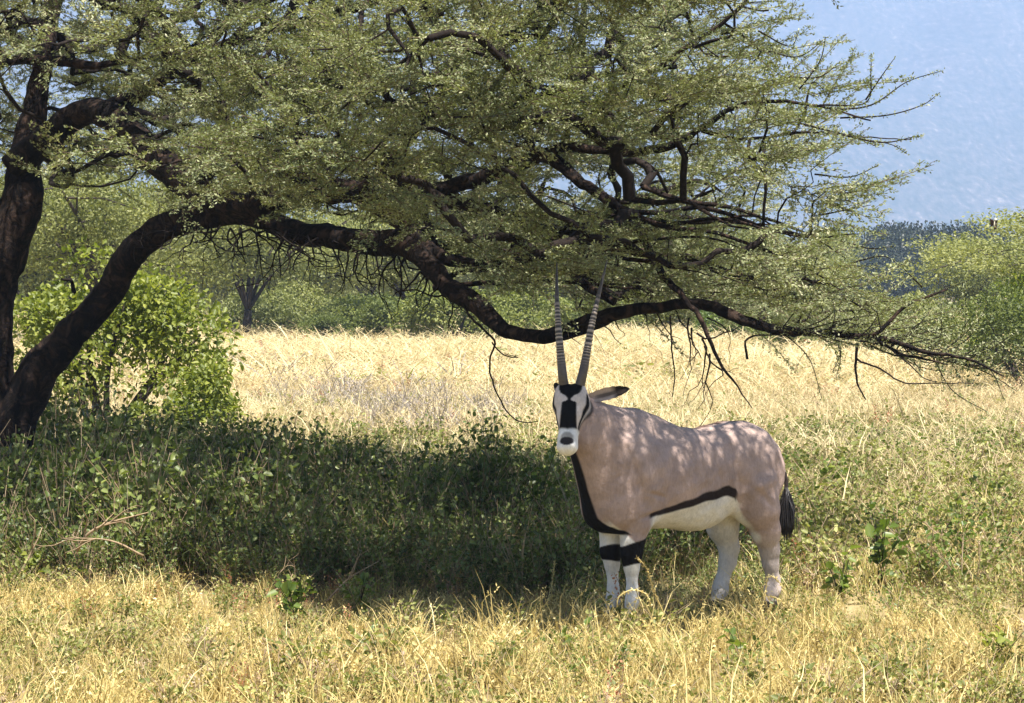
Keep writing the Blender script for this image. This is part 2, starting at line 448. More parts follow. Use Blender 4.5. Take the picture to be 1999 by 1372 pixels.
leg([((-.38, -.10, .72), .15), ((-.38, -.115, .60), .118), ((-.40, -.115, .48), .088), ((-.445, -.11, .36), .056), ((-.435, -.11, .28), .046), ((-.385, -.112, .16), .037), ((-.375, -.112, .12), .042), ((-.35, -.112, .065), .035)])
for c_, s_ in (((.52, .10), 1), ((.505, -.076), 1), ((-.545, .11), 1), ((-.345, -.112), 1)):
    ell((c_[0], c_[1], .045), (.055, .042, .035), .02)
# eye bulges are separate parts; tail root
cone((-.645, 0, .90), (-.70, .01, .83), .035, .022, .04)

def surface_nets(G):
    nx_, ny_, nz_ = G.shape
    S = G < 0
    cnt = np.zeros((nx_-1, ny_-1, nz_-1), dtype=np.int8)
    for dx in (0, 1):
        for dy in (0, 1):
            for dz in (0, 1):
                cnt += S[dx:nx_-1+dx, dy:ny_-1+dy, dz:nz_-1+dz]
    act = np.argwhere((cnt > 0) & (cnt < 8))
    idx = np.full(cnt.shape, -1, dtype=np.int32); idx[act[:, 0], act[:, 1], act[:, 2]] = np.arange(len(act))
    acc = np.zeros((len(act), 3)); c = np.zeros(len(act))
    corners = [(dx, dy, dz) for dx in (0, 1) for dy in (0, 1) for dz in (0, 1)]
    for a_ in corners:
        for ax in range(3):
            if a_[ax] == 0:
                b2 = list(a_); b2[ax] = 1
                ga = G[act[:, 0]+a_[0], act[:, 1]+a_[1], act[:, 2]+a_[2]]; gb = G[act[:, 0]+b2[0], act[:, 1]+b2[1], act[:, 2]+b2[2]]
                cr = (ga < 0) != (gb < 0)
                t_ = np.where(cr, ga/np.where(np.abs(ga-gb) < 1e-9, 1, ga-gb), 0)
                p_ = np.tile(np.array(a_, float), (len(act), 1)); p_[:, ax] += t_
                acc += p_*cr[:, None]; c += cr
    V_ = (act + acc/np.maximum(c, 1)[:, None])*VS + LO
    Fs = []
    for ax in range(3):
        sl0 = [slice(1, -1)]*3; sl0[ax] = slice(0, -1); sl1 = [slice(1, -1)]*3; sl1[ax] = slice(1, None)
        a_ = S[tuple(sl0)]; b_ = S[tuple(sl1)]
        for flip, mask in ((False, a_ & ~b_), (True, ~a_ & b_)):
            q = np.argwhere(mask)
            off = [1, 1, 1]; off[ax] = 0; q = q+np.array(off)
            o1, o2 = [(1, 2), (2, 0), (0, 1)][ax]
            e1 = np.zeros(3, int); e1[o1] = 1; e2 = np.zeros(3, int); e2[o2] = 1
            g4 = [q-e1-e2, q-e2, q, q-e1]
            f = np.stack([idx[g[:, 0], g[:, 1], g[:, 2]] for g in g4], 1)
            if flip: f = f[:, ::-1]
            Fs.append(f)
    F_ = np.concatenate(Fs); F_ = F_[(F_ >= 0).all(1)]
    return V_, F_
BV, BF = surface_nets(G)
BF = np.concatenate([BF[:, [0, 1, 2]], BF[:, [0, 2, 3]]])
G = None

# markings, in the animal's own coordinates
def sst(a, b_, x): t_ = np.clip((x-a)/(b_-a), 0, 1); return t_*t_*(3-2*t_)
def mixc(c, m_, col): return c*(1-m_[:, None]) + np.array(col)[None]*m_[:, None]
f_, l_, z_ = BV[:, 0], BV[:, 1], BV[:, 2]
al = np.abs(l_)
wob = .006*np.sin(f_*37)+.004*np.sin(z_*53+f_*20)
COAT = (.385, .283, .243); WHITE = (.74, .70, .64); BLACK = (.006, .005, .005)
C = np.tile(np.array(COAT), (len(BV), 1))
mott = .5+.5*np.sin(f_*9+z_*4)*np.sin(z_*7+l_*5)
C = C*(.95+.1*mott)[:, None]
C = mixc(C, sst(.85, 1.05, z_)*sst(.05, -.05, np.abs(f_+.1)-.7)*.12, (.52, .43, .38))
# belly white and flank stripe
st = np.interp(f_, [-.27, -.22, -.15, 0, .2, .35, .52], [.645, .70, .715, .695, .650, .622, .600]) + wob*.5
body = sst(-.26, -.20, f_)*sst(.56, .50, f_)
bel = sst(0, -.012, z_-st)*sst(-.30, -.24, f_)*sst(.46, .40, f_)
C = mixc(C, bel, WHITE)
th = np.interp(f_, [-.26, -.15, .1, .5], [.022, .032, .022, .014])
C = mixc(C, sst(.006, -.006, np.abs(z_-st)-th)*sst(-.26, -.22, f_)*sst(.46, .43, f_)*sst(.05, .1, al), (.02, .013, .012))
# white front edge and inside of the thighs, paler shanks
hind = sst(-.24, -.30, f_)
C = mixc(C, hind*sst(.66, .58, z_)*sst(.045, .02, al), (.66, .61, .55))
C = mixc(C, hind*sst(.50, .30, z_)*.45, (.62, .57, .52))
fe = np.interp(z_, [.3, .45, .55, .66], [-.475, -.410, -.315, -.235])
C = mixc(C, hind*sst(-.022, -.006, f_-fe)*sst(.69, .62, z_)*sst(.28, .36, z_), WHITE)
# far hind leg is seen from inside
C = mixc(C, hind*sst(-.02, -.04, l_)*sst(.62, .56, z_)*.8, (.62, .57, .51))
# forelegs
fore = sst(.36, .40, f_)*sst(.60, .52, z_+.25*np.clip(.06-al, -.05, .05))
qq = -.766*f_+.643*l_; zl_ = np.where(l_ > .02, .485-.85*(qq+.319), .60)
C = mixc(C, fore*sst(.006, -.010, z_-zl_), WHITE)
zt = np.where(l_ > .01, .462-.35*(f_-.50)+.25*(l_-.09), .425+.3*(l_+.075)); zb = np.where(l_ > .01, .338-.25*(f_-.50)+.3*(l_-.09), .355)
C = mixc(C, sst(.36, .40, f_)*sst(.004, -.004, z_-zt-wob)*sst(-.004, .004, z_-zb-wob*1.5), BLACK)
C = mixc(C, sst(.36, .40, f_)*sst(.62, .55, z_)*sst(.06, .04, al)*sst(.47, .5, z_), WHITE)
# chest / throat stripe
ch = sst(.005, -.012, np.abs(l_-.02*sst(.7, .8, f_)+np.interp(z_, [.5, .58, .95, 1.1], [.0, .022, .022, 0]))-np.interp(z_, [.5, .6, .75, 1.1], [.16, .072, .048, .040]))
fr = sst(.0, .02, f_-np.interp(z_, [.48, .53, .6, .8, 1.0, 1.1], [.36, .46, .585, .66, .74, .80]))
C = mixc(C, ch*fr*sst(1.12, 1.06, z_)*sst(.50, .515, z_), BLACK)
C = mixc(C, sst(.562, .548, z_)*sst(.505, .515, z_)*sst(.46, .50, f_)*sst(.70, .66, f_)*sst(.12, .09, l_), BLACK)
# dorsal line, mane
top = sst(.034, .014, al+.006*np.sin(f_*60))*sst(1.0, 1.03, z_)*sst(.78, .7, f_)
C = mixc(C, top*.85, (.10, .055, .038))
# tail root pale, hooves
C = mixc(C, sst(.078, .066, z_), (.035, .03, .028))
# head
Q = BV-H0
ht, hr, hn = Q@Hd, Q@Hr, Q@Hn
head = sst(-.20, -.17, hn)*sst(-.10, -.06, ht)*(np.linalg.norm(Q-Hd*.2+Hn*.06, axis=1) < .27)
head = head.astype(float)*sst(.0, .01, f_-.70)
face = head*sst(-.056, -.050, hn)
C = mixc(C, face, (.62, .54, .49))
aw = np.abs(hr)
fh = np.interp(ht, [-.06, -.01, .03, .055, .075, .095, .104, .11, .2, .262, .275], [.06, .064, .062, .050, .024, .008, .012, .040, .044, .049, .0])
C = mixc(C, face*sst(.004, -.004, aw-fh)*sst(.28, .27, ht), BLACK)
# cheek stripe through the eye down to the jaw
cs = np.interp(ht, [.03, .10, .20, .30], [-.034, -.033, -.036, -.046])
C = mixc(C, head*sst(.003, -.003, np.abs(hn-cs)-np.interp(ht, [.03, .07, .12, .25, .3], [.006, .011, .010, .008, .006]))*sst(.035, .042, aw)*sst(.03, .05, ht)*sst(.29, .27, ht), BLACK)
C = mixc(C, head*sst(.004, -.004, np.abs(hn+.053)-.0038)*sst(.05, .08, ht)*sst(.30, .24, ht)*.9, BLACK)
# muzzle
mz = head*sst(.252, .268, ht+.25*(aw-.02))*sst(-.080, -.070, hn)
C = mixc(C, mz, (.80, .77, .72))
fr_ = sst(-.055, -.04, hn)
C = mixc(C, mz*sst(1.25, .8, np.sqrt((hr/.034)**2+((ht-.312)/.030)**2))*fr_, (.36, .34, .31))
C = mixc(C, head*sst(1.12, .92, np.sqrt((hr/.037)**2+((ht-.336+aw*.12)/.023)**2))*fr_, (.035, .028, .028))

# sculpted detail: skin folds, ribs and muscle edges pushed in along the normals
fn_ = np.cross(BV[BF[:, 1]]-BV[BF[:, 0]], BV[BF[:, 2]]-BV[BF[:, 0]]); VN = np.zeros_like(BV)
for k_ in range(3):
    for a_ in range(3): VN[:, a_] += np.bincount(BF[:, k_], fn_[:, a_], len(BV))
VN = nrm(VN)
def groove(a_, b_, dep, wd):
    a_ = np.array(a_); b_ = np.array(b_); ab = b_-a_; q_ = np.stack([f_, z_], 1)-a_; t_ = np.clip(q_@ab/(ab@ab), 0, 1)
    d_ = np.linalg.norm(q_-t_[:, None]*ab, axis=1); return -dep*np.exp(-(d_/wd)**2)*np.sin(PI*np.clip(t_, .02, .98))**.5
onside = sst(.08, .13, al)
dsp = onside*(groove((.27, .95), (.33, .66), .011, .022)+groove((.60, .98), (.50, .66), .008, .022)+groove((.33, .70), (.50, .74), .006, .014)+groove((.38, .62), (.52, .60), .006, .012)
  + groove((-.20, .98), (-.22, .74), .010, .026)+groove((-.30, .74), (-.46, .60), .007, .02)+groove((-.55, .92), (-.50, .66), .006, .02))
for k_ in range(6): dsp += onside*groove((.20-.06*k_, .95), (.16-.065*k_, .72), .0022, .011)
dsp += .0022*np.sin(f_*31+z_*17)*np.sin(z_*41-f_*9)*sst(.5, .6, z_)
dsp *= sst(.72, .62, f_) + sst(.62, .72, f_)*.0
BV = BV + VN*dsp[:, None]*1.5

def coat_mat():
    m, nt, b = mat('oryx_coat')
    at = nt.nodes.new('ShaderNodeVertexColor'); at.layer_name = 'Col'
    tc = nt.nodes.new('ShaderNodeTexCoord')
    mp = nt.nodes.new('ShaderNodeMapping'); mp.inputs['Scale'].default_value = (1, 1, .3)
    nt.links.new(tc.outputs['Object'], mp.inputs[0])
    n1 = noise_tex(nt, 95, 5, .75, mp.outputs[0]); n2 = noise_tex(nt, 9, 6, .68, tc.outputs['Object'])
    s = nmath(nt, 'ADD', nmath(nt, 'MULTIPLY', n1.outputs['Fac'], .75), nmath(nt, 'MULTIPLY', n2.outputs['Fac'], .85))
    s = nmath(nt, 'ADD', s, .20)
    mx = nt.nodes.new('ShaderNodeMix'); mx.data_type = 'RGBA'; mx.blend_type = 'MULTIPLY'; mx.inputs[0].default_value = 1
    cc = nt.nodes.new('ShaderNodeCombineColor')
    for k in range(3): nt.links.new(s, cc.inputs[k])
    nt.links.new(at.outputs[0], mx.inputs[6]); nt.links.new(cc.outputs[0], mx.inputs[7])
    nt.links.new(mx.outputs[2], b.inputs['Base Color'])
    b.inputs['Roughness'].default_value = .75; b.inputs['Specular IOR Level'].default_value = .12
    b.inputs['Sheen Weight'].default_value = .0; b.inputs['Sheen Roughness'].default_value = .5
    bp = nt.nodes.new('ShaderNodeBump'); bp.inputs['Strength'].default_value = .35; bp.inputs['Distance'].default_value = .004
    n5 = noise_tex(nt, 14, 3, .55, tc.outputs['Object'])
    bq = nt.nodes.new('ShaderNodeBump'); bq.inputs['Strength'].default_value = .6; bq.inputs['Distance'].default_value = .02
    nt.links.new(n5.outputs['Fac'], bq.inputs['Height']); nt.links.new(bq.outputs[0], bp.inputs['Normal'])
    nt.links.new(n1.outputs['Fac'], bp.inputs['Height']); nt.links.new(bp.outputs[0], b.inputs['Normal'])
    return m
M['coat'] = coat_mat()
oryx = empty('oryx', (OX, OY, 0), math.atan2(-SF, -CF))
tag(oryx, 'grey-fawn oryx with long ringed horns standing under the acacia facing the camera', 'oryx')
obj('body', tri_mesh('body', BV, BF, M['coat'], smooth=True, attr=C), oryx)

def simple(name, col, rough=.5, spec=.4):
    m, nt, b = mat(name); b.inputs['Base Color'].default_value = (*col, 1)
    b.inputs['Roughness'].default_value = rough; b.inputs['Specular IOR Level'].default_value = spec
    return m
def horn_mat():
    m, nt, b = mat('horn')
    tc = nt.nodes.new('ShaderNodeTexCoord')
    n1 = noise_tex(nt, 60, 4, .6, tc.outputs['Object'])
    at = nt.nodes.new('ShaderNodeVertexColor'); at.layer_name = 'Col'
    mx = nt.nodes.new('ShaderNodeMix'); mx.data_type = 'RGBA'; mx.blend_type = 'MULTIPLY'; mx.inputs[0].default_value = .6
    nt.links.new(at.outputs[0], mx.inputs[6]); r = ramp(nt, [(.3, (.5, .5, .5)), (.7, (1.2, 1.2, 1.2))], n1.outputs['Fac'])
    nt.links.new(r.outputs[0], mx.inputs[7]); nt.links.new(mx.outputs[2], b.inputs['Base Color'])
    b.inputs['Roughness'].default_value = .42; b.inputs['Specular IOR Level'].default_value = .5
    return m
M['horn'] = horn_mat()
M['eye'] = simple('eye', (.01, .007, .006), .12, .8)
M['black_hair'] = simple('black_hair', (.012, .010, .010), .45, .4)

def ring_horn(pts, r0, name='horn'):
    p = catmull(pts, .0022); s = np.cumsum(np.r_[0, np.linalg.norm(np.diff(p, axis=0), axis=1)]); Lh = s[-1]; t = s/Lh
    rad = r0*(1-t)**.75*(1-.12*t)+.0022
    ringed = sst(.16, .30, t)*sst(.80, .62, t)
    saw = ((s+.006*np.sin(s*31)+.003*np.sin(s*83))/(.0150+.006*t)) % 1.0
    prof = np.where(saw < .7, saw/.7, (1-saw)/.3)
    rad = rad*(1+ringed*(.17*prof-.08))
    Vh, Fh = tube(p, rad, 14)
    base = np.array([.10, .080, .066])
    col = base[None]*(1-.55*sst(.5, .95, t))[:, None]
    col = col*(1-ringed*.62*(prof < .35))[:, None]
    col = col + (ringed*sst(.55, .3, np.abs(t-.42)*1.6)*.30*(prof > .6))[:, None]*np.array([1, .84, .68])
    cv = np.repeat(col, 14, 0); cv = np.vstack([cv, col[-1], col[0]])
    return obj(name, tri_mesh(name, Vh, Fh, M['horn'], smooth=True, attr=cv), oryx)
ring_horn([HH(.015, -.037, -.045), HP(1097, 720, 14.47), HP(1090, 640, 14.52), HP(1087, 575, 14.58), HP(1087, 512, 14.66)], .0255)
ring_horn([HH(.015, .040, -.045), HP(1140, 718, 14.47), HP(1154, 640, 14.52), HP(1170, 570, 14.58), HP(1185, 508, 14.66)], .0255)

def ear(base, tip, nrm_dir, w, name='ear'):
    """cupped leaf-shaped ear with thickness"""
    ax = nrm(tip-base); L_ = np.linalg.norm(tip-base); N_ = nrm(nrm_dir-ax*np.dot(nrm_dir, ax)); S_ = np.cross(N_, ax)
    V_, C_ = [], []
    nu, nv = 16, 11
    for side in (0, 1):
        for i_ in range(nu):
            u = i_/(nu-1); ww = w*math.sin(PI*min(1, u*.92+.09))**.42*(.60+.5*u*(1-u)*1.8+.18*u)*(1 if u < .85 else .97 if u < .95 else .80)*(1+.06*math.sin(i_*2.7))
            for j_ in range(nv):
                v = j_/(nv-1)*2-1
                if i_ == nu-1: v *= .75
                cup = (v*v)*ww*.45*(1 if v < 0 else 1.5) - (side*.007)*(1-abs(v)**3)
                V_.append(base+ax*u*L_+S_*v*ww+N_*(cup - .12*w*u))
                dark = float(sst(.66, .76, np.array(u))) if side else max(float(sst(.62, .72, np.array(u))), .75*float(sst(.5, .2, np.array(abs(v))))*float(sst(.15, .4, np.array(u))))
                C_.append(np.array((.42, .33, .28))*(1-dark)+np.array((.02, .014, .012))*dark)
    F_ = []
    for side in (0, 1):
        o_ = side*nu*nv
        for i_ in range(nu-1):
            for j_ in range(nv-1):
                q = [o_+i_*nv+j_, o_+i_*nv+j_+1, o_+(i_+1)*nv+j_+1, o_+(i_+1)*nv+j_]
                F_.append(q if side == 0 else q[::-1])
    return obj(name, tri_mesh(name, np.array(V_), np.array(F_), M['coat'], smooth=True, attr=np.array(C_)), oryx)
camdir = nrm(to_local(np.array([OX, OY, 0.])+np.array([-.1, -1, .25])))
ear(HH(.060, .055, -.080), HP(1230, 758, 14.50), camdir, .037)
ear(HH(.050, -.045, -.095), HP(1083, 746, 14.75), camdir, .022)
for s_ in (-1, 1):
    bpy_me = None
    c_ = HH(.098, s_*.078, -.058)
    u = np.linspace(0, PI, 9); v = np.linspace(0, 2*PI, 13)
    Vv = np.array([[math.sin(a_)*math.cos(b_), math.sin(a_)*math.sin(b_), math.cos(a_)] for a_ in u for b_ in v])*.0175+c_
    Ff = np.array([[i_*13+j_, i_*13+j_+1, (i_+1)*13+j_+1, (i_+1)*13+j_] for i_ in range(8) for j_ in range(12)])
    obj('eye', tri_mesh('eye', Vv, Ff, M['eye'], smooth=True), oryx)
# tail: thin stalk and a black tuft of long strands
tl = [(-.69, .01, .845), (-.735, .03, .80), (-.75, .045, .74), (-.745, .05, .66)]
Vh, Fh = tube(catmull(tl, .01), np.interp(np.linspace(0, 1, len(catmull(tl, .01))), [0, 1], [.018, .010]), 8)
tcol = np.where(Vh[:, 2:3] > .79, np.array([[.35, .27, .23]]), np.array([[.03, .022, .02]]))
tail = obj('tail', tri_mesh('tail', Vh, Fh, M['coat'], smooth=True, attr=tcol), oryx)
tb = Buf()
for k in range(300):
    a_ = rng.uniform(0, 2*PI); r_ = rng.uniform(0, 1)**.5
    z0 = rng.uniform(.60, .70); l0 = rng.uniform(.16, .28)
    p0 = np.array([-.747, .05, z0]); outd = np.array([math.cos(a_), math.sin(a_), 0])
    stray = 1.0 if k > 25 else 2.0
    p1 = p0+outd*.042*r_*stray+np.array([-.006, 0, -l0*.45]); p2 = p0+outd*.038*r_*stray*1.1+np.array([-.004*stray, 0, -l0])
    p2[2] = max(p2[2], .36 + .1*r_)
    pp = catmull([p0+outd*.006, p1, p2], .03); tb.add(*tube(pp, np.linspace(.0065 if k > 25 else .0022, .0012, len(pp)), 4))
obj('tail_tuft', tb.mesh('tail_tuft', [M['black_hair']]), tail)
#@@END_ORYX

# ------------------------------------------------------------------ acacia
TX, TY = -4.12, 22.0
tree = empty('acacia_tree', (TX, TY, 0))
tag(tree, 'large spreading acacia with forked dark trunk and canopy reaching over the oryx', 'tree')
TO = np.array([TX, TY, 0.0])
def limb(name, pts, parent, sides=14, rough=.09, mat_='bark', step=.05):
    """pts: (px, py, Y, radius_m)"""
    q = np.array([[*P(a_, b_, c_), r_] for a_, b_, c_, r_ in pts])
    c = catmull(q, step)
    jit = np.cumsum(rng.normal(size=(len(c), 3))*.0065, axis=0); jit -= np.linspace(0, 1, len(c))[:, None]*jit[-1]
    c[:, :3] += jit*min(1, sides/10)
    V_, F_ = tube(c[:, :3]-TO, np.maximum(c[:, 3], .003), sides, rough)
    o = obj(name, tri_mesh(name, V_, F_, M[mat_], smooth=True), parent)
    return c, o
limbs = []
c, o_trunk = limb('trunk', [(10, 1030, 22, .30), (10, 960, 22, .25), (0, 880, 22, .21), (-12, 780, 22, .18), (-20, 660, 22, .17), (-14, 560, 22, .165), (8, 480, 22, .165), (38, 410, 22, .17), (38, 350, 22.1, .15), (46, 290, 22.2, .115), (66, 210, 22.3, .095), (80, 120, 22.4, .085), (90, 40, 22.5, .075), (110, -60, 22.6, .07), (150, -180, 22.8, .05)], tree, 22, .10)
limbs.append((c, 1))
def br(pts, **k):
    c, o = limb('branch', pts, tree, **k); limbs.append((c, 1)); return c
br([(20, 860, 22, .19), (52, 765, 21.9, .165), (93, 700, 21.8, .150), (130, 650, 21.75, .128), (171, 600, 21.7, .117), (208, 548, 21.6, .116), (244, 500, 21.4, .118), (300, 455, 21.2, .112), (360, 432, 21.1, .105), (440, 425, 20.9, .088), (520, 435, 20.6, .082), (600, 450, 20.3, .085), (700, 462, 19.9, .092), (775, 470, 19.6, .095), (825, 508, 19.3, .080), (870, 545, 19.1, .068), (915, 575, 18.9, .070), (960, 618, 18.7, .058), (1005, 643, 18.5, .048), (1060, 652, 18.3, .047), (1110, 640, 18.2, .058), (1150, 618, 18.1, .060), (1195, 603, 18.0, .046), (1260, 595, 17.9, .038), (1350, 598, 17.8, .036), (1420, 620, 17.7, .036), (1500, 640, 17.6, .031), (1580, 644, 17.5, .026), (1650, 655, 17.4, .021), (1720, 668, 17.3, .016), (1800, 690, 17.2, .013), (1880, 705, 17.1, .008), (1960, 735, 17.0, .004)], sides=18, rough=.09)
br([(25, 330, 22, .12), (70, 285, 21.9, .125), (130, 235, 21.7, .115), (180, 218, 21.5, .105), (225, 235, 21.3, .12), (275, 290, 21.1, .12), (330, 345, 20.9, .12), (400, 385, 20.7, .115), (480, 400, 20.4, .10), (560, 385, 20.2, .095), (650, 380, 20.0, .09), (730, 400, 19.8, .08), (800, 450, 19.5, .065), (870, 500, 19.2, .05), (930, 520, 19.0, .035)])
br([(190, 215, 21.6, .06), (250, 190, 21.4, .065), (300, 160, 21.1, .055), (360, 120, 20.8, .045), (430, 60, 20.5, .035), (500, -40, 20.2, .028)])
br([(640, 385, 20.0, .06), (740, 365, 19.7, .06), (830, 370, 19.4, .058), (920, 345, 19.1, .058), (1000, 318, 18.8, .055), (1060, 300, 18.6, .05), (1110, 340, 18.4, .040), (1165, 380, 18.2, .036), (1215, 425, 18.0, .032), (1250, 480, 17.8, .028), (1280, 540, 17.7, .024), (1325, 585, 17.6, .02), (1365, 640, 17.5, .016), (1390, 690, 17.5, .012), (1430, 745, 17.4, .007), (1468, 796, 17.4, .003)], sides=10)
br([(860, 395, 19.3, .045), (930, 405, 19.1, .045), (1000, 425, 18.8, .042), (1060, 448, 18.6, .04), (1095, 480, 18.5, .036), (1125, 530, 18.4, .032), (1160, 560, 18.3, .03), (1200, 590, 18.2, .028)], sides=10)
br([(1060, 450, 18.6, .028), (1120, 455, 18.4, .026), (1190, 470, 18.2, .022), (1280, 495, 18.0, .018), (1370, 520, 17.8, .013), (1460, 560, 17.6, .009), (1540, 600, 17.4, .005)], sides=8)
br([(1000, 318, 18.8, .045), (1100, 290, 18.5, .036), (1200, 300, 18.2, .03), (1300, 285, 17.9, .026), (1370, 250, 17.7, .022), (1430, 210, 17.6, .018), (1500, 195, 17.5, .013), (1600, 205, 17.4, .008), (1700, 235, 17.3, .005)], sides=8)
br([(1370, 255, 17.7, .016), (1450, 270, 17.6, .012), (1560, 262, 17.5, .009), (1650, 268, 17.4, .006), (1780, 272, 17.3, .003)], sides=6)
br([(360, 120, 20.8, .04), (520, 60, 20.2, .04), (700, 20, 19.6, .036), (900, -60, 18.8, .03), (1100, -130, 17.8, .028), (1250, -200, 16.6, .024), (1300, -260, 15.4, .02)], sides=8)
br([(900, 110, 19.2, .03), (1010, 75, 18.9, .026), (1060, 60, 18.7, .022), (1100, 0, 18.6, .018), (1150, -60, 18.5, .014)], sides=8)
br([(700, 380, 19.8, .05), (780, 300, 19.6, .045), (850, 200, 19.3, .04), (920, 90, 19.0, .034), (1000, 60, 18.9, .03)], sides=8)
br([(1200, 180, 18.4, .02), (1310, 110, 18.1, .018), (1380, 60, 18.0, .016), (1440, 10, 17.9, .013), (1480, -60, 17.8, .01)], sides=8)
br([(40, 115, 22.3, .05), (120, 118, 22.2, .045), (200, 125, 22.0, .03), (290, 110, 21.8, .02)], sides=8)
br([(20, 430, 22, .05), (-60, 330, 22, .06), (-160, 240, 22, .05), (-300, 150, 22, .04)], sides=8)
br([(950, 200, 19.4, .03), (1080, 180, 19.0, .026), (1200, 150, 18.6, .02), (1320, 130, 18.3, .016)], sides=8)
for k_ in range(17):
    x0 = 830+450*(k_*.618 % 1); y0 = 370+190*(k_*.381 % 1)+rng.normal()*8; Y0 = 19.4-(x0-820)/430*1.3+rng.normal()*.25
    ln = rng.uniform(260, 520); dy_ = rng.uniform(10, 150) if y0 < 500 else rng.uniform(-30, 60)
    pts = [(x0+ln*t_, y0+dy_*t_**.8+rng.normal()*9-18*math.sin(PI*t_), Y0-.9*t_+rng.normal()*.04, rng.uniform(.9, 1.1)*.019*(1-t_)**.8+.003) for t_ in (0, .2, .4, .6, .8, 1)]
    br(pts, sides=5)
# lower right fork that leaves the long branch
br([(1690, 660, 17.35, .014), (1720, 645, 17.3, .013), (1765, 600, 17.3, .011), (1810, 580, 17.2, .009), (1850, 565, 17.2, .006)], sides=6)
br([(1720, 668, 17.3, .012), (1760, 690, 17.3, .010), (1800, 700, 17.2, .008), (1850, 712, 17.2, .005)], sides=6)

# ---- crown: twig sprays grown from the limbs
def zlow(x, y):
    b_ = np.interp(x, [-7, -3.4, -2.4, -1.71, -1.03, -.68, -.34, 0, .34, .69, 1.03, 1.37, 2.06, 2.9], [2.7, 2.62, 2.50, 2.36, 2.22, 2.18, 2.00, 1.82, 1.74, 1.76, 1.73, 1.65, 1.58, 1.42])
    return b_ + .05*np.sin(x*5+1)+.05*np.sin(x*11+y*2) + np.clip(15.6-y, 0, 1)*.35 + np.clip(y-22.5, 0, 9)*.14
def zhigh(x, y):
    r2 = ((x+3.1)/6.3)**2 + ((y-20.0)/6.5)**2
    return np.minimum(5.9 - 3.2*np.clip(r2, 0, 1.2)**1.1, 2.95+np.maximum(y-15.0, 0)*.78) + .14*np.sin(x*3.1+y)+.12*np.sin(y*2.3+x)
def crown_pts(n):
    out = []
    while sum(len(a_) for a_ in out) < n:
        p = np.stack([rng.uniform(-9.0, 3.4, 8000), rng.uniform(14.3, 26.0, 8000), rng.uniform(1.4, 6.0, 8000)], 1)
        x, y, z = p.T
        r2 = ((x+3.1)/6.0)**2 + ((y-20.4)/5.7)**2
        keep = (r2 < 1.05+.10*np.sin(np.arctan2(y-20, x+3.1)*9)) & (z > zlow(x, y)) & (z < zhigh(x, y))
        edge = np.interp(z, [1.3, 1.6, 1.9, 2.2, 2.6, 3.1, 3.5, 3.9, 4.5], [3.1, 2.75, 2.4, 2.35, 2.15, 2.35, 2.15, 1.70, 1.0]) - .25 + .2*np.sin(z*9+y)
        keep &= (x < edge) & (y > 15.25 + .35*np.sin(x*1.3) + np.clip(x-.3, 0, 2)*.55)
        # clumpy density
        nzv = np.sin(x*2.1+y*.7+z*3)*np.sin(y*1.9-x+z*2.2)+.6*np.sin(z*7.5+x*1.1+y*.6)
        keep &= rng.uniform(size=8000) < np.clip(.36+1.25*nzv, .006, 1)
        # thinner inside the middle of the crown's height, full near the skin
        h = (z-zlow(x, y))/np.maximum(zhigh(x, y)-zlow(x, y), .1)
        keep &= rng.uniform(size=8000) < np.where((y > 18.5) & (y < 23) & (h > .1) & (h < .7), .45, 1)
        # keep the window round the forked trunk open, and a few sky holes
        keep &= ~((((x-.38)/.28)**2+((z-2.60)/.16)**2 < 1) & (y < 24)) & ~((((x+2.95+(y-18)*.1)/.22)**2+((z-3.35)/.16)**2 < 1) & (rng.uniform(size=8000) < .8))
        out.append(p[keep])
    return np.concatenate(out)[:n]
lobe = []                                               # out-of-view bough over the animal, added and shaped for its shade
while len(lobe) < 560:
    x, y, z = rng.uniform(-.5, 2.1), rng.uniform(12.8, 16.2), rng.uniform(3.5, 4.15)
    if not (((x-.85)/1.25)**2+((y-14.35)/1.45)**2 < 1+.15*math.sin(7*math.atan2(y-14.4, x-.9)) and z > CAMH+(HOR+45)/FPX*y): continue
    dln = y-(13.8+(x-1.07)*.71)
    if x > 1.50 and dln > -.30: continue  # leaf gaps cut so sun reaches the rump and dapples the back
    if -.16 < dln < .34 and .7 < x and rng.uniform() < .82: continue
    lobe.append((x, y, z))
TP = crown_pts(4700)
big = np.concatenate([c[::3] for c, k_ in limbs if c[:, 3].max() > .04])
bpx = big[:, 0]/big[:, 1]*FPX; bpz = -(big[:, 2]-CAMH)/big[:, 1]*FPX
tpx = TP[:, 0]/TP[:, 1]*FPX; tpz = -(TP[:, 2]-CAMH)/TP[:, 1]*FPX
infront = np.zeros(len(TP), bool)
for k_ in range(len(big)):
    infront |= (np.hypot(tpx-bpx[k_], tpz-bpz[k_]) < 16+big[k_, 3]/big[k_, 1]*FPX*.9) & (TP[:, 1] < big[k_, 1]+.2)
gap = (tpx+CXP < 330) & (tpz+HOR > 90) & (tpz+HOR < 420) & (TP[:, 1] < 21.8)
zone = (tpx+CXP > 930) & (tpx+CXP < 1680) & (tpz+HOR > 430) & (rng.uniform(size=len(TP)) < .08)
TP = TP[~(zone | (infront & (rng.uniform(size=len(TP)) < np.where((tpx+CXP > 360) & (tpx+CXP < 800), .35, np.where(tpx+CXP > 1180, .45, .72)))) | (gap & (rng.uniform(size=len(TP)) < np.where(tpz+HOR > 300, .8, np.interp(tpx+CXP, [150, 330], [.93, .45])))))]
TP = np.vstack([TP, np.array(lobe)])
nodes, par, dist = [], [], []
for c, kk in limbs:
    i0 = len(nodes); st_ = 2
    acc_ = np.cumsum(np.r_[0, np.linalg.norm(np.diff(c[:, :3], axis=0), axis=1)])
    for q_ in range(0, len(c), st_):
        nodes.append(c[q_, :3]); dist.append(acc_[q_]*.5+np.linalg.norm(c[0, :3]-TO)*.4)
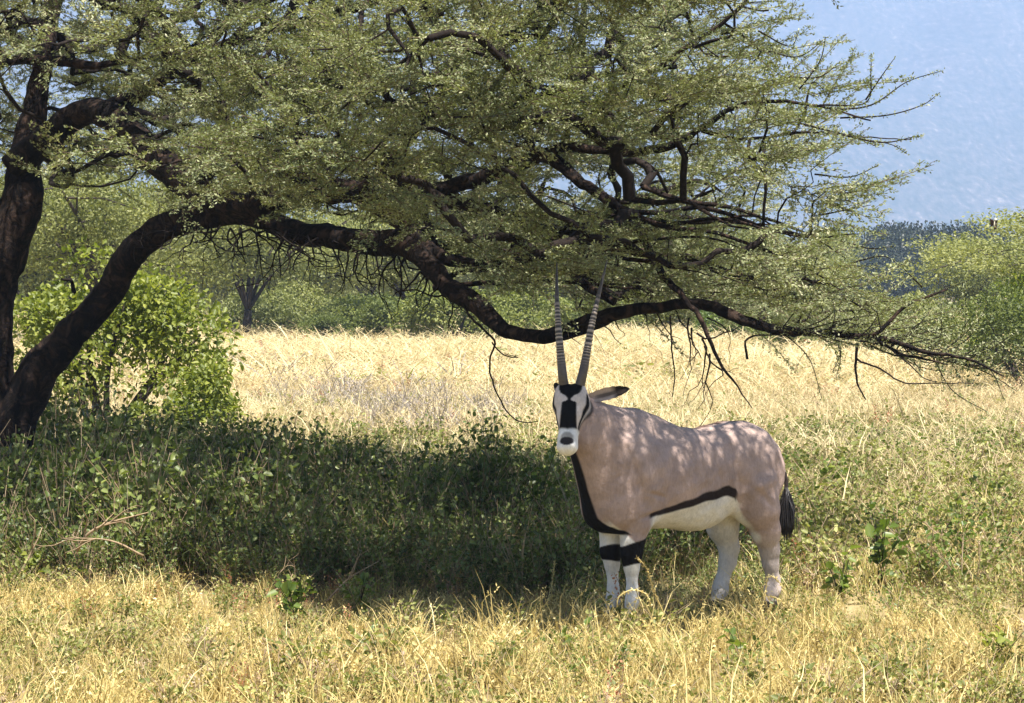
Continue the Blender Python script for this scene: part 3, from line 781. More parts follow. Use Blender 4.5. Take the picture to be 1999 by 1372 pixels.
nl = len(nodes)
CAP = nl+len(TP)*9+10
NA = np.zeros((CAP, 3)); NA[:nl] = nodes; DA = np.zeros(CAP); DA[:nl] = dist; PA = np.full(CAP, -1); cntN = np.zeros(CAP); nn_ = nl
dmin = np.array([np.min(((NA[:nl]-t_)**2).sum(1)) for t_ in TP])
order = np.argsort(dmin)
paths = []; sprD = np.zeros((len(TP), 3))
for ti in order:
    t_ = TP[ti]
    dd = np.sqrt(((NA[:nn_]-t_)**2).sum(1)) + .22*DA[:nn_] + np.where(NA[:nn_, 2] > t_[2]+.25, .25, 0)
    k = int(np.argmin(dd)); a_ = NA[k]; L_ = np.linalg.norm(t_-a_)
    if L_ < .02: sprD[ti] = rand_dirs(1)[0]; continue
    ns = min(8, max(2, int(L_/.16)+1))
    par_dir = (a_-NA[PA[k]]) if PA[k] >= 0 else (t_-a_)
    par_dir = nrm(par_dir); mid = a_ + par_dir*L_*.35 + (t_-a_)*.15 + np.array([0, 0, .10*L_]) + rng.normal(size=3)*.06*L_
    u = np.linspace(0, 1, ns+1)[:, None]
    pth = (1-u)**2*a_ + 2*u*(1-u)*mid + u*u*t_
    pth[1:-1] += rng.normal(size=(ns-1, 3))*.014
    ids = [k]; 
    for q_ in range(1, ns+1):
        NA[nn_] = pth[q_]; DA[nn_] = DA[ids[-1]]+np.linalg.norm(pth[q_]-pth[q_-1]); PA[nn_] = ids[-1]; ids.append(nn_); nn_ += 1
    q_ = ids[-1]
    while q_ >= nl: cntN[q_] += 1; q_ = PA[q_]
    paths.append(ids); sprD[ti] = pth[-1]-pth[-2]
tb = Buf()
for ids in paths:
    r_ = .0042*np.maximum(cntN[ids], 1)**.54; r_[0] = r_[1]
    tb.add(*tube(NA[ids]-TO, np.minimum(r_, .045), 5 if r_[1] > .008 else 3, cap=False))
obj('twigs', tb.mesh('twigs', [M['twig']], smooth=True), tree)['kind'] = 'stuff'

# spray templates: a twig with side twigs carrying tufts of tiny leaves
def spray(n_side=10, L_=.44, tuft=5, leaf=.0175):
    b_ = Buf()
    main = np.array([[0, 0, 0], [L_*.35, rng.normal()*.02, .02], [L_*.7, rng.normal()*.04, .03], [L_, rng.normal()*.05, .02+rng.normal()*.02]])
    mp_ = catmull(main, .04); b_.add(*tube(mp_, np.linspace(.0032, .0014, len(mp_)), 3, cap=False), 1)
    tp, td = [], []
    for k in range(n_side):
        u = .12+.86*k/n_side; base = mp_[int(u*(len(mp_)-1))]; sg = 1 if k % 2 else -1
        a_ = sg*rng.uniform(.5, 1.2); l_s = rng.uniform(.07, .19)*(1.15-.6*u)
        d_ = np.array([math.cos(a_), math.sin(a_), rng.normal()*.14]); d_ = nrm(d_)
        end = base+d_*l_s; m_ = base+d_*l_s*.5+np.array([0, 0, .008])
        pp = np.array([base, m_, end]); b_.add(*tube(pp, [.0018, .0014, .0010], 3, cap=False), 1)
        for q_ in range(max(2, int(l_s/.032))):
            tp.append(base+(end-base)*(q_+.6)/max(2, int(l_s/.032))); td.append(d_)
    for q_ in range(int(L_/.036)): tp.append(mp_[int((q_+.5)/int(L_/.036)*(len(mp_)-1))]); td.append(np.array([1, 0, 0]))
    tp = np.repeat(np.array(tp), tuft, 0); td = np.repeat(np.array(td), tuft, 0)
    n = len(tp); dirs = nrm(rand_dirs(n)*np.array([1, 1, .45])+td*.45+np.array([0, 0, .12])); nr = nrm(rand_dirs(n)*.7+np.array([0, -.0, .9]))
    V_, F_ = leaves_quad(tp+rng.normal(size=(n, 3))*.006, dirs, nr, rng.uniform(.7, 1.3, n)*leaf*1.3, rng.uniform(.5, .8, n)*leaf*.90)
    b_.add(V_, F_, 0)
    return b_
M['pale_twig'] = bark_mat('pale_twig', (.09, .07, .045), (.36, .29, .19), 30, .2)
smesh = [spray().mesh('acacia_spray', [M['acacia_leaf'], M['pale_twig']]) for _ in range(6)]
sc_coll = make_collection('acacia_spray', smesh)
def dir_euler(D, roll_sd=.35):
    """euler turning +x to D with z kept up"""
    out = []
    for d_ in nrm(D):
        yaw = math.atan2(d_[1], d_[0]); pit = -math.asin(max(-1, min(1, d_[2])))
        out.append((rng.normal()*roll_sd, pit, yaw))
    return np.array(out)
outw = nrm(TP-np.array([TX+1.2, TY-1, 2.2])); outw[:, 2] *= .4
D = nrm(sprD)*.5 + outw*.8 + rand_dirs(len(TP))*.45 + np.array([0, 0, .05]); D[:, 2] *= .7
n = len(TP)
pos = np.repeat(TP, 2, 0); DD = np.repeat(D, 2, 0); sel = np.arange(2*n) % 2 == 1
DD[sel] += rand_dirs(sel.sum())*.9; DD[:, 2] *= .7; pos[sel] += rng.normal(size=(sel.sum(), 3))*.03
scatter('foliage', sc_coll, pos-TO, dir_euler(DD), rng.uniform(.75, 1.3, 2*n), rng.integers(0, 6, 2*n), tree)['kind'] = 'stuff'

# long leafy shoots that poke out of the canopy on the right
shoots = [[(1560, 175), (1600, 120), (1612, 72)], [(1600, 205), (1690, 200), (1700, 140), (1700, 105)], [(1690, 195), (1720, 150), (1745, 115)],
          [(1620, 215), (1700, 205), (1770, 160), (1838, 138)], [(1640, 230), (1730, 225), (1800, 205), (1835, 180)], [(1640, 262), (1720, 278), (1780, 268), (1800, 265)],
          [(1560, 240), (1680, 270), (1740, 282), (1770, 300)], [(1600, 420), (1650, 410), (1700, 400)], [(1590, 340), (1660, 345), (1715, 322)], [(1600, 370), (1650, 362), (1700, 360)],
          [(1500, 20), (1480, 20), (1440, 8), (1510, 2), (1530, 4)], [(1640, 470), (1700, 485), (1745, 480)], [(1640, 520), (1720, 500), (1760, 520)], [(1760, 600), (1830, 570), (1890, 548)], [(1800, 560), (1770, 530), (1760, 515)],
          [(1480, 60), (1540, 90), (1560, 62)], [(1500, 100), (1560, 110), (1615, 72)], [(1540, 150), (1600, 150), (1640, 120)]]
for k_ in range(64):
    x0 = rng.uniform(1480, 1900); y0 = np.interp(x0, [1480, 1650, 1800, 1900], [636, 655, 690, 706])+rng.normal()*4
    a_ = rng.normal()*.55-.10; ln = rng.uniform(60, 190)*np.interp(x0, [1480, 1900], [1, .8]); c1 = rng.normal()*.25
    shoots.append([(x0, y0), (x0+ln*.5*math.cos(a_), y0+ln*.5*math.sin(a_)), (x0+ln*math.cos(a_+c1), y0+ln*math.sin(a_+c1))])
b1 = Buf(); tp = []; tdv = []
for sh in shoots:
    Ys = 17.35+rng.normal()*(.15 if sh[0][1] < 630 else .05)
    q = catmull(np.array([P(a_, c_, Ys+.05*k_*rng.normal()) for k_, (a_, c_) in enumerate(sh)]), .02)
    b1.add(*tube(q-TO, np.linspace(.0065 if sh[0][1] < 630 else .005, .0020, len(q)), 5))
    for k_ in range(2, len(q), 1):
        if rng.uniform() < .75:
            tp.append(q[k_]-TO); tdv.append(q[k_]-q[k_-1])
tp = np.repeat(np.array(tp), 5, 0); tdv = nrm(np.repeat(np.array(tdv), 5, 0)); n = len(tp)
V_, F_ = leaves_quad(tp+rng.normal(size=(n, 3))*.008, nrm(rand_dirs(n)+tdv*.3), rand_dirs(n), rng.uniform(.012, .028, n), rng.uniform(.006, .012, n))
b2 = Buf(); b2.add(V_, F_, 0)
obj('shoots', b1.mesh('shoots', [M['twig']], smooth=True), tree)['kind'] = 'stuff'
obj('shoot_leaves', b2.mesh('shoot_leaves', [M['acacia_leaf']]), tree)['kind'] = 'stuff'

# bare dead twigs under the long branch
def rtwig(buf, p, d, L_, r, depth, sag=.1, spread=.7):
    n = max(3, int(L_/.06)); pts = [p]
    dd = nrm(d)
    for k in range(n):
        dd = nrm(dd + rng.normal(size=3)*.34 + np.array([0, 0, -sag*.25])); pts.append(pts[-1]+dd*L_/n)
        if depth > 0 and rng.uniform() < .42 and k > 0:
            rtwig(buf, pts[-1], nrm(dd+rand_dirs(1)[0]*spread*1.3), L_*rng.uniform(.35, .7), r*.6*(1-.4*k/n), depth-1, sag, spread)
    buf.add(*tube(np.array(pts), np.linspace(r, r*.35, len(pts)), 4, cap=False))
tb = Buf()
for px_, py_ in 2*[(345, 452), (380, 450), (410, 452), (430, 455), (450, 460), (490, 462), (540, 468), (580, 472), (640, 484), (720, 495), (775, 510), (840, 545), (880, 575), (470, 460), (520, 465), (560, 470), (600, 475), (650, 485), (700, 490), (740, 500), (790, 520), (820, 545), (500, 470), (620, 480), (860, 560), (560, 465), (680, 490), (760, 505)]:
    Yy = 20.5-(px_-430)/400*1.2+rng.normal()*.2
    rtwig(tb, P(px_, py_-15, Yy)-TO, np.array([rng.normal()*.6, -.15+rng.normal()*.5, -.8]), rng.uniform(.26, .56), .009, 2, .02, 1.1)
for px_, py_ in [(1080, 655), (1130, 640), (1190, 615), (1230, 610), (1280, 610), (1320, 610), (1380, 625), (1160, 630), (1250, 610)]:
    rtwig(tb, P(px_, py_-5, 18.0)-TO, np.array([.9+rng.normal()*.4, -.1, -.75]), rng.uniform(.2, .42), .006, 2, .15)
for px_, py_ in [(1345, 620), (1360, 650), (1375, 675), (1350, 640), (1385, 690), (1370, 660)]:
    rtwig(tb, P(px_, py_, 17.5)-TO, np.array([.28+rng.normal()*.25, -.1, -1]), rng.uniform(.22, .42), .0075, 2, .1, .5)
obj('dead_twigs', tb.mesh('dead_twigs', [M['twig']], smooth=True), tree)['kind'] = 'stuff'
def hang(pts, r=.007):
    limb('hanging_twig', [(a_, b_, c_, r*(1-.75*k/len(pts))) for k, (a_, b_, c_) in enumerate(pts)], tree, sides=5, rough=.05, mat_='twig', step=.03)
hang([(895, 570, 18.9), (912, 610, 18.8), (950, 650, 18.7), (962, 668, 18.7), (955, 690, 18.7), (960, 735, 18.7), (985, 790, 18.7), (1010, 820, 18.7), (1050, 822, 18.7)], .0105)
hang([(960, 668, 18.7), (985, 695, 18.7), (1010, 700, 18.6), (985, 690, 18.6)], .006)
hang([(1308, 615, 17.8), (1310, 680, 17.8), (1316, 730, 17.8), (1312, 775, 17.8)], .007)
hang([(1672, 670, 17.3), (1672, 712, 17.3), (1676, 745, 17.3), (1690, 780, 17.3)], .011)
hang([(1674, 700, 17.3), (1720, 722, 17.3), (1765, 748, 17.25), (1840, 745, 17.2), (1900, 748, 17.2)], .007)
hang([(1730, 675, 17.3), (1770, 705, 17.25), (1800, 735, 17.2), (1830, 745, 17.2)], .006)
hang([(1460, 700, 17.6), (1455, 665, 17.6), (1480, 655, 17.6), (1520, 652, 17.6)], .010)
hang([(145, 570, 21.6), (140, 550, 21.3), (120, 545, 21.2)], .02)
hang([(320, 430, 20.9), (322, 455, 20.9), (316, 480, 20.9)], .005)

# ------------------------------------------------------------------ shrubs
def shrub_meshes(name, size, n_leaves, leaf, mat_leaf, clumps=26, top_bias=.35, stems=9, hexl=True, core=.55, flat=1.0):
    sx_, sy_, sz_ = size
    cl = []
    for k in range(clumps):
        d_ = rand_dirs(1, top_bias)[0]; d_[2] = abs(d_[2])*1.0 if rng.uniform() < .85 else d_[2]*.4
        rr = rng.uniform(core, 1)
        cl.append((d_*rr*np.array([sx_, sy_, sz_*.72])*(.88) + np.array([0, 0, sz_*.30]), rng.uniform(.16, .32)*min(sx_, sz_)))
    per = n_leaves//clumps; A, Dv, Nn = [], [], []
    for c_, r_ in cl:
        d_ = rand_dirs(per, .2); rad_ = rng.uniform(.35, 1.1, per)[:, None]**.6
        A.append(c_+d_*rad_*r_*np.array([1.15, 1.15, .85*flat])); Dv.append(nrm(d_*.7+rand_dirs(per)*.7)); Nn.append(nrm(d_*.5+np.array([0, 0, .7])+rand_dirs(per)*.55))
    A = np.concatenate(A); Dv = np.concatenate(Dv); Nn = np.concatenate(Nn)
    A[:, 2] = np.maximum(A[:, 2], .04)
    n = len(A); l_ = rng.uniform(.6, 1.25, n)*leaf
    fn = leaves_hex if hexl else leaves_quad
    V_, F_ = fn(A, Dv, Nn, l_, l_*(.62 if hexl else .5))
    crown = tri_mesh(name+'_leaves', V_, F_, M[mat_leaf])
    b_ = Buf()
    for k in range(stems):
        c_, r_ = cl[k % len(cl)]
        q = catmull(np.array([[rng.normal()*.06*sx_, rng.normal()*.06*sy_, 0], c_*np.array([.45, .45, .5])+rng.normal(size=3)*.05, c_]), .12)
        b_.add(*tube(q, np.linspace(.022*sz_, .006*sz_, len(q)), 5))
    return crown, b_.mesh(name+'_stems', [M['far_bark']], smooth=True)
def place_shrub(name, meshes, loc, label, cat, group=None, rz=0, scale=(1, 1, 1)):
    r_ = empty(name, loc, rz); r_.scale = scale
    tag(r_, label, cat, group); obj('foliage', meshes[0], r_); obj('stems', meshes[1], r_)
    return r_
def at(px, py, Y): return tuple(P(px, py, Y))
def gat(px, Y): 
    p_ = P(px, 600, Y); return (float(p_[0]), float(p_[1]), float(gz(p_[0], p_[1])))

m1 = shrub_meshes('round_leaf_bush', (1.55, 1.1, 2.3), 9500, .075, 'bush_leaf', 34)
place_shrub('leafy_bush', m1, gat(215, 31), 'big sunlit lime green bush with round leaves behind the forked trunk', 'bush')
m1b = shrub_meshes('low_bush', (.85, .7, 1.15), 3600, .065, 'bush_leaf', 18)
place_shrub('leafy_bush', m1b, gat(375, 29.5), 'low bright bush with round leaves at the right edge of the big lime bush', 'bush')
m2 = shrub_meshes('yellow_top_bush', (1.6, 1.3, 2.15), 12000, .055, 'olive_leaf', 38)
place_shrub('leafy_bush', m2, gat(2010, 43), 'dense green bush with yellowish top at the right edge of the photo', 'bush')
m2y = shrub_meshes('yellow_crown', (1.0, .8, 1.1), 4200, .06, 'yellow_leaf', 18)
r_ = place_shrub('leafy_bush', m2y, gat(2000, 47), 'yellow-green leafy bush rising behind the dense bush at the right edge', 'bush'); r_.location.z += .05; r_.scale = (1.3, 1, 2.0)
m3 = shrub_meshes('far_round_bush', (1.9, 1.5, 2.1), 8500, .10, 'olive_leaf', 30)
place_shrub('leafy_bush', m3, gat(885, 77), 'bright green rounded bush in the far meadow left of the horns', 'bush')
place_shrub('leafy_bush', m3, gat(700, 84), 'far green bush standing left of the bright rounded bush', 'bush', rz=2.0, scale=(1.05, 1, .85))
place_shrub('leafy_bush', m3, gat(1010, 82), 'far green bush partly behind the low curve of the long branch', 'bush', rz=4.0, scale=(1.0, 1, .95))
m4 = shrub_meshes('grey_green_bush', (2.0, 1.6, 2.0), 7000, .10, 'far_leaf', 26)
place_shrub('leafy_bush', m4, gat(575, 90), 'pale grey-green bush in the far meadow right of the lime bush', 'bush', scale=(1, 1, 1.1))
place_shrub('leafy_bush', m3, gat(1535, 69), 'small bright green bush under the long branch right of the hanging twigs', 'bush', rz=1, scale=(.6, .6, .62))
m5 = shrub_meshes('dark_bush', (1.7, 1.4, 1.7), 6500, .09, 'round_leaf', 24)
place_shrub('leafy_bush', m5, gat(1430, 80), 'dark green bush in the distance left of the small bright bush', 'bush')
place_shrub('leafy_bush', m4, gat(1630, 74), 'grey-green bush in the distance right of the small bright bush', 'bush', rz=2.2, scale=(.8, .8, .75))
place_shrub('leafy_bush', m5, gat(1905, 50), 'low dark bush at the left foot of the dense green bush', 'bush', rz=.7, scale=(.52, .5, .42))
place_shrub('leafy_bush', m4, gat(1780, 62), 'light olive bush beneath the tip of the long branch', 'bush', rz=.9, scale=(.8, .8, .9))
place_shrub('leafy_bush', m3, gat(1240, 96), 'far green bush just right of the right horn', 'bush', rz=1.7, scale=(.9, .9, .8))
place_shrub('leafy_bush', m4, gat(1340, 100), 'far pale bush behind the cluster of hanging twigs', 'bush', rz=3, scale=(1.0, 1, .9))

for k_, (px_, Y_, q_, sc_, lb_) in enumerate([(790, 80, m3, .8, 'green bush filling the gap between the two left far round bushes'), (640, 81, m3, .55, 'smallest round bush at the front of the far bush row on the left'),
        (1110, 90, m3, .75, 'far green bush seen between the horns'), (1490, 86, m4, .9, 'pale bush behind the small bright bush'), (1700, 70, m4, .75, 'olive bush under the thin outer end of the long branch'), (500, 88, m4, 1.0, 'pale bush at the left end of the far meadow')]):
    place_shrub('leafy_bush', q_, gat(px_, Y_), lb_, 'bush', rz=k_*1.1, scale=(sc_*1.15, sc_, sc_))
# ------------------------------------------------------------------ background acacias
def far_tree_meshes(name, H, Rr, n_leaves, leaf, mat_leaf='far_leaf', low=.28):
    b_ = Buf(); cl = []
    nlb = 7
    lean = rng.normal(size=2)*.25
    fork = np.array([lean[0]*.3, lean[1]*.3, H*.22])
    tr = catmull(np.array([[0, 0, -.05], fork*.5, fork]), .2); b_.add(*tube(tr, np.linspace(.030*H, .022*H, len(tr)), 8, .08))
    for k in range(nlb):
        a_ = 2*PI*k/nlb+rng.normal()*.3; rr = Rr*rng.uniform(.5, .95); zt_ = H*rng.uniform(.62, .95)
        e_ = np.array([math.cos(a_)*rr, math.sin(a_)*rr, zt_]); q = catmull(np.array([fork, fork+(e_-fork)*np.array([.4, .4, .62]), e_]), .2)
        b_.add(*tube(q, np.linspace(.013*H, .004*H, len(q)), 6))
        for t_ in range(7):
            u = rng.uniform(.35, 1.0); c_ = q[int(u*(len(q)-1))]+rng.normal(size=3)*np.array([.22, .22, .07])*Rr
            c_[2] = max(c_[2], H*low*rng.uniform(1, 1.4)); cl.append(c_)
            b_.add(*tube(np.array([q[int(u*(len(q)-1))], (q[int(u*(len(q)-1))]+c_)/2+np.array([0, 0, .1]), c_]), [.005*H, .0035*H, .002*H], 4, cap=False))
    for k in range(16):
        a_ = rng.uniform(0, 2*PI); rr = Rr*rng.uniform(0, 1)**.5; cl.append(np.array([math.cos(a_)*rr, math.sin(a_)*rr, H*(.93-.25*(rr/Rr)**2)+rng.normal()*.1]))
    per = n_leaves//len(cl); A, Nn = [], []
    for c_ in cl:
        d_ = rand_dirs(per); A.append(c_+d_*rng.uniform(.2, 1.15, per)[:, None]**.6*np.array([.30, .30, .10])*Rr*rng.uniform(.7, 1.15)); Nn.append(nrm(rand_dirs(per)*.8+np.array([0, 0, .8])))
    A = np.concatenate(A); Nn = np.concatenate(Nn); n = len(A); l_ = rng.uniform(.6, 1.3, n)*leaf
    V_, F_ = leaves_quad(A, rand_dirs(n), Nn, l_, l_*.55)
    return tri_mesh(name+'_crown', V_, F_, M[mat_leaf]), b_.mesh(name+'_trunk', [M['far_bark']], smooth=True)
FT = [far_tree_meshes('far_acacia', 4.6, 3.0, 22000, .105) for _ in range(3)]
FN = far_tree_meshes('near_acacia', 4.4, 2.9, 34000, .07)
def place_tree(mi, px, Y, label, sc=1.0, rz=0.0, group=None, sz=None):
    r_ = empty('background_acacia', gat(px, Y), rz); r_.scale = (sc, sc, sz or sc); tag(r_, label, 'tree', group)
    obj('crown', mi[0], r_); obj('trunk', mi[1], r_); return r_
place_tree(FN, 2125, 48, 'pale feathery acacia rising behind the bushes at the right edge', 1.12, .4, sz=.76)
place_tree(FN, 210, 54, 'pale acacia seen in the window between the two trunks', 1.15, 2.1)
place_tree(FT[0], 480, 82, 'background acacia whose dark forked trunk shows right of the lime bush', 1.15, 1.0)
place_tree(FT[1], 60, 74, 'background acacia low behind the upright trunk at the left edge', 1.1, 1.4)
place_tree(FT[2], 720, 118, 'far acacia seen through the web of bare twigs', 1.15, 2)
place_tree(FT[0], 930, 128, 'far acacia behind the bright rounded bush', 1.2, 3)
place_tree(FT[1], 1150, 132, 'far acacia behind the horns', 1.2, 4)
place_tree(FT[2], 1390, 120, 'far acacia behind the hanging twig cluster', 1.1, 5)
place_tree(FT[0], 1570, 112, 'far acacia behind the bushes below the long branch', .7, .5)
place_tree(FT[2], 1895, 84, 'thin pale acacia standing left of the feathery right-edge acacia', .55, 1.5, sz=.75)
place_tree(FT[2], 350, 100, 'background acacia between the lime bush and the leaning trunk', 1.25, .2)
ROWL = ['olive acacia behind the lime bush at the far left of the background row', 'olive background acacia above the pale grey-green bush', 'olive background acacia between the two far round bushes', 'olive background acacia directly left of the left horn', 'olive background acacia just right of the right horn', 'olive background acacia above the small bright bush']
for k_, (px_, Y_, sc_) in enumerate([(150, 90, 1.2), (620, 95, 1.0), (800, 100, 1.05), (1050, 104, 1.1), (1260, 100, 1.0), (1450, 98, .8)]):
    place_tree(FT[k_ % 3], px_, Y_, ROWL[k_], sc_, k_*1.3, 'acacias in the background row')
# woodland filling the middle distance
wl_ = make_collection('woodland_tree', [m_ for t_ in FT for m_ in ()] or [FT[0][0], FT[1][0], FT[2][0]])
n = 110
yy = rng.uniform(128, 190, n); xx = rng.uniform(-38, 34, n)*yy/140
mask = ~((xx/yy*FPX+CXP > 1560) & (xx/yy*FPX+CXP < 2000)); s_ = rng.uniform(.85, 1.35, n); s_ = np.where(mask, s_, .36)
pos = np.stack([xx, yy, np.where(mask, -1.0, -.6)], 1)
o = scatter('woodland', wl_, pos, np.stack([np.zeros(n), np.zeros(n), rng.uniform(0, 6, n)], 1), s_, rng.integers(0, 3, n)); tag(o, kind='stuff')
# far dark woodland on the rise in front of the hill
n = 900
yy = rng.uniform(225, 290, n); xx = rng.uniform(-40, 62, n)
M['wood_leaf'] = leaf_mat('wood_leaf', [(.1, (.012, .020, .012)), (.5, (.022, .032, .018)), (.95, (.045, .055, .03))], trans=.1, patch=.05)
fwm = [tri_mesh('far_wood_tree', *leaves_quad(*(lambda k: ((rand_dirs(k)*rng.uniform(.3, 1, k)[:, None]**.5*np.array([3.2, 3.2, 2.6])+np.array([0, 0, 3.4])), rand_dirs(k), nrm(rand_dirs(k)+np.array([0, 0, .6])), .27, .2))(1100)), M['wood_leaf']) for _ in range(3)]
fc = make_collection('far_wood_tree', fwm)
hgt = 1.0 + .22*np.sin(xx*.16+1)+.16*np.sin(xx*.37)
o = scatter('far_woodland', fc, np.stack([xx, yy, np.full(n, -.3)+(yy-225)*.02], 1), np.stack([np.zeros(n), np.zeros(n), rng.uniform(0, 6, n)], 1), np.stack([rng.uniform(.8, 1.2, n), rng.uniform(.8, 1.2, n), hgt*rng.uniform(.85, 1.1, n)*.92], 1), rng.integers(0, 3, n)); tag(o, kind='stuff')

# ------------------------------------------------------------------ grass and herbs
def blade_clump(nb, h0, h1, spread, width, m_=0, seed=0.0, buf=None, lean=.35):
    b_ = buf or Buf()
    a_ = rng.uniform(0, 2*PI, nb); rr = spread*rng.uniform(0, 1, nb)**.6
    base = np.stack([rr*np.cos(a_), rr*np.sin(a_), np.full(nb, -.02)], 1)
    h = rng.uniform(h0, h1, nb)[:, None]; la = rng.uniform(0, 2*PI, nb); ld = np.stack([np.cos(la), np.sin(la), np.zeros(nb)], 1)*(rng.uniform(.1, 1, nb)*lean)[:, None]
    fc_ = rng.uniform(0, PI, nb); S = np.stack([np.cos(fc_), np.sin(fc_), np.zeros(nb)], 1)*width*.5
    up = np.array([0, 0, 1.0])
    p1 = base+h*.4*up+ld*h*.2; p2 = base+h*.75*up+ld*h*.62+rng.normal(size=(nb, 3))*.008; p3 = base+h*(.93+.07*rng.uniform(size=(nb, 1)))*up+ld*h*1.25
    V_ = np.stack([base-S, base+S, p1-S*.95, p1+S*.95, p2-S*.75, p2+S*.75, p3], 1).reshape(-1, 3)
    i = np.arange(nb)[:, None]*7
    F_ = np.concatenate([i+[[0, 1, 3]], i+[[0, 3, 2]], i+[[2, 3, 5]], i+[[2, 5, 4]], i+[[4, 5, 6]]])
    b_.add(V_, F_, m_)
    if seed > 0:
        k = max(1, int(nb*seed)); hd = nrm(p3[:k]-p2[:k])
        for q_ in range(5):
            c_ = p3[:k]-hd*.012*q_
            lv, lf = leaves_quad(c_+rng.normal(size=(k, 3))*.003, nrm(hd+rand_dirs(k)*.7), rand_dirs(k), .020, .007); b_.add(lv, lf, m_)
    return b_
def herb(ns, h, spread, leaf, nleaf, m_leaf=0, m_stem=1, buf=None, roundness=.72):
    b_ = buf or Buf()
    for k in range(ns):
        a_ = rng.uniform(0, 2*PI); e_ = np.array([math.cos(a_)*spread*rng.uniform(.2, 1), math.sin(a_)*spread*rng.uniform(.2, 1), h*rng.uniform(.6, 1)])
        q = catmull(np.array([[rng.normal()*.02, rng.normal()*.02, -.02], e_*np.array([.35, .35, .55]), e_]), .04)
        b_.add(*tube(q, np.linspace(.0032, .0014, len(q)), 3, cap=False), m_stem)
        nn2 = nleaf//ns; t_ = rng.uniform(.2, 1, nn2)**.8; pt = q[(t_*(len(q)-1)).astype(int)]
        d_ = nrm(rand_dirs(nn2)+np.array([0, 0, .2])); off = pt+d_*rng.uniform(.005, .035, nn2)[:, None]
        l_ = rng.uniform(.6, 1.25, nn2)*leaf
        V_, F_ = leaves_hex(off, d_, nrm(rand_dirs(nn2)*.7+np.array([0, 0, .8])), l_, l_*roundness); b_.add(V_, F_, m_leaf)
    return b_
def mk(name, b_, mats): return b_.mesh(name, mats)
GM = [M['straw'], M['green_grass'], M['meadow_leaf'], M['dry_weed'], M['rust_seed'], M['grey_weed']]
tpl = []
for k in range(4):                                       # 0-3 straw
    b_ = blade_clump(34, .12, .34, .16, .0058, 0, .25, lean=.7); blade_clump(16, .04, .14, .2, .008, 0, buf=b_, lean=1.4); tpl.append(mk('grass_clump', b_, GM))
for k in (2, 3):                                         # dry leafy tangles
    b_ = herb(9, .20, .17, .021, 96, 0, 0); blade_clump(12, .08, .26, .16, .0055, 0, .3, buf=b_, lean=1.0); tpl[k] = mk('dry_leaf_clump', b_, GM)
for k in range(2):                                       # 4-5 mixed straw + green
    b_ = blade_clump(22, .10, .30, .16, .0055, 0, .2, lean=.7); blade_clump(16, .06, .22, .16, .006, 1, buf=b_, lean=.8); tpl.append(mk('mixed_clump', b_, GM))
for k in range(2):                                       # 6-7 leafy herb with straw
    b_ = herb(8, .20, .17, .026, 92, 2, 3); blade_clump(9, .10, .30, .15, .0055, 0, .2, buf=b_, lean=.7); tpl.append(mk('leafy_clump', b_, GM))
b_ = herb(6, .26, .14, .016, 70, 3, 3); blade_clump(14, .1, .28, .15, .005, 0, .3, buf=b_, lean=.7); tpl.append(mk('dry_weed_clump', b_, GM))        # 8
b_ = blade_clump(16, .10, .26, .15, .0055, 0, .2, lean=.7)                                     # 9 rust seed spikes
for k in range(3):
    x0, y0, hh = rng.normal()*.07, rng.normal()*.07, rng.uniform(.22, .36); pp = np.array([[x0, y0, 0], [x0+.01, y0, hh*.6], [x0+rng.normal()*.03, y0, hh]])
    b_.add(*tube(pp, [.002, .0018, .0012], 3, cap=False), 3)
    q_ = 26; zz = rng.uniform(.55, 1, q_)[:, None]; b_.add(*leaves_quad(pp[0]*(1-zz)+pp[2]*zz+rng.normal(size=(q_, 3))*.007, rand_dirs(q_), rand_dirs(q_), .016, .011), 4)
tpl.append(mk('seed_spike_clump', b_, GM))
b_ = herb(8, .36, .22, .012, 110, 5, 5); blade_clump(10, .1, .3, .15, .005, 5, buf=b_); tpl.append(mk('grey_weed_clump', b_, GM))  # 10
gcoll = make_collection('meadow_clump', tpl)
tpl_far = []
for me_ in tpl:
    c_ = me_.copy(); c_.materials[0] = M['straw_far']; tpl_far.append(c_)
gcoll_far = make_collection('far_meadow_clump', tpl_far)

def nz2(x, y, s, o=0.0):
    return (np.sin(x*s+1.3+o)*np.cos(y*s*.83-.7+o) + .6*np.sin(x*s*2.3-y*s*1.7+2+o) + .4*np.sin(x*s*4.1+y*s*3.3+o*2))/2
def pick_kind(x, y):
    n = len(x); u = rng.uniform(size=n); g_ = nz2(x, y, .9)+rng.normal(size=n)*.25; d_ = nz2(x, y, .7, 4.0)+rng.normal(size=n)*.25
    px_ = x/y*FPX+CXP; py_ = HOR+CAMH/y*FPX
    idx = np.where(rng.uniform(size=n) < np.where(py_ > 1000, .62, .25), rng.integers(2, 4, n), rng.integers(0, 2, n))
    green = np.clip(.52+.40*g_, .2, .9)
    # leafier band at the right, behind and beside the animal
    green = np.where((px_ > 1450) & (py_ > 850) & (py_ < 1190), green+.38, green)
    green = np.where((py_ > 800) & (py_ < 1000) & (px_ > 450) & (px_ < 1100), green+.10, green)
    green = np.where(py_ < 800, green*.5, green)
    green = np.where(py_ < 690, green+.18, green)
    idx = np.where(u < green, np.where(rng.uniform(size=n) < .33, rng.integers(4, 6, n), rng.integers(6, 8, n)), idx)
    idx = np.where((d_ > .55) & (rng.uniform(size=n) < .45), 8, idx)
    idx = np.where((rng.uniform(size=n) < np.where((py_ > 1100) & (py_ < 1260), .025, .005)), 9, idx)
    gw = np.exp(-(((px_-850)/120)**2+((py_-845)/45)**2)) + .8*np.exp(-(((px_-620)/90)**2+((py_-805)/30)**2))
    idx = np.where(rng.uniform(size=n) < gw*.32, 10, idx)
    return idx
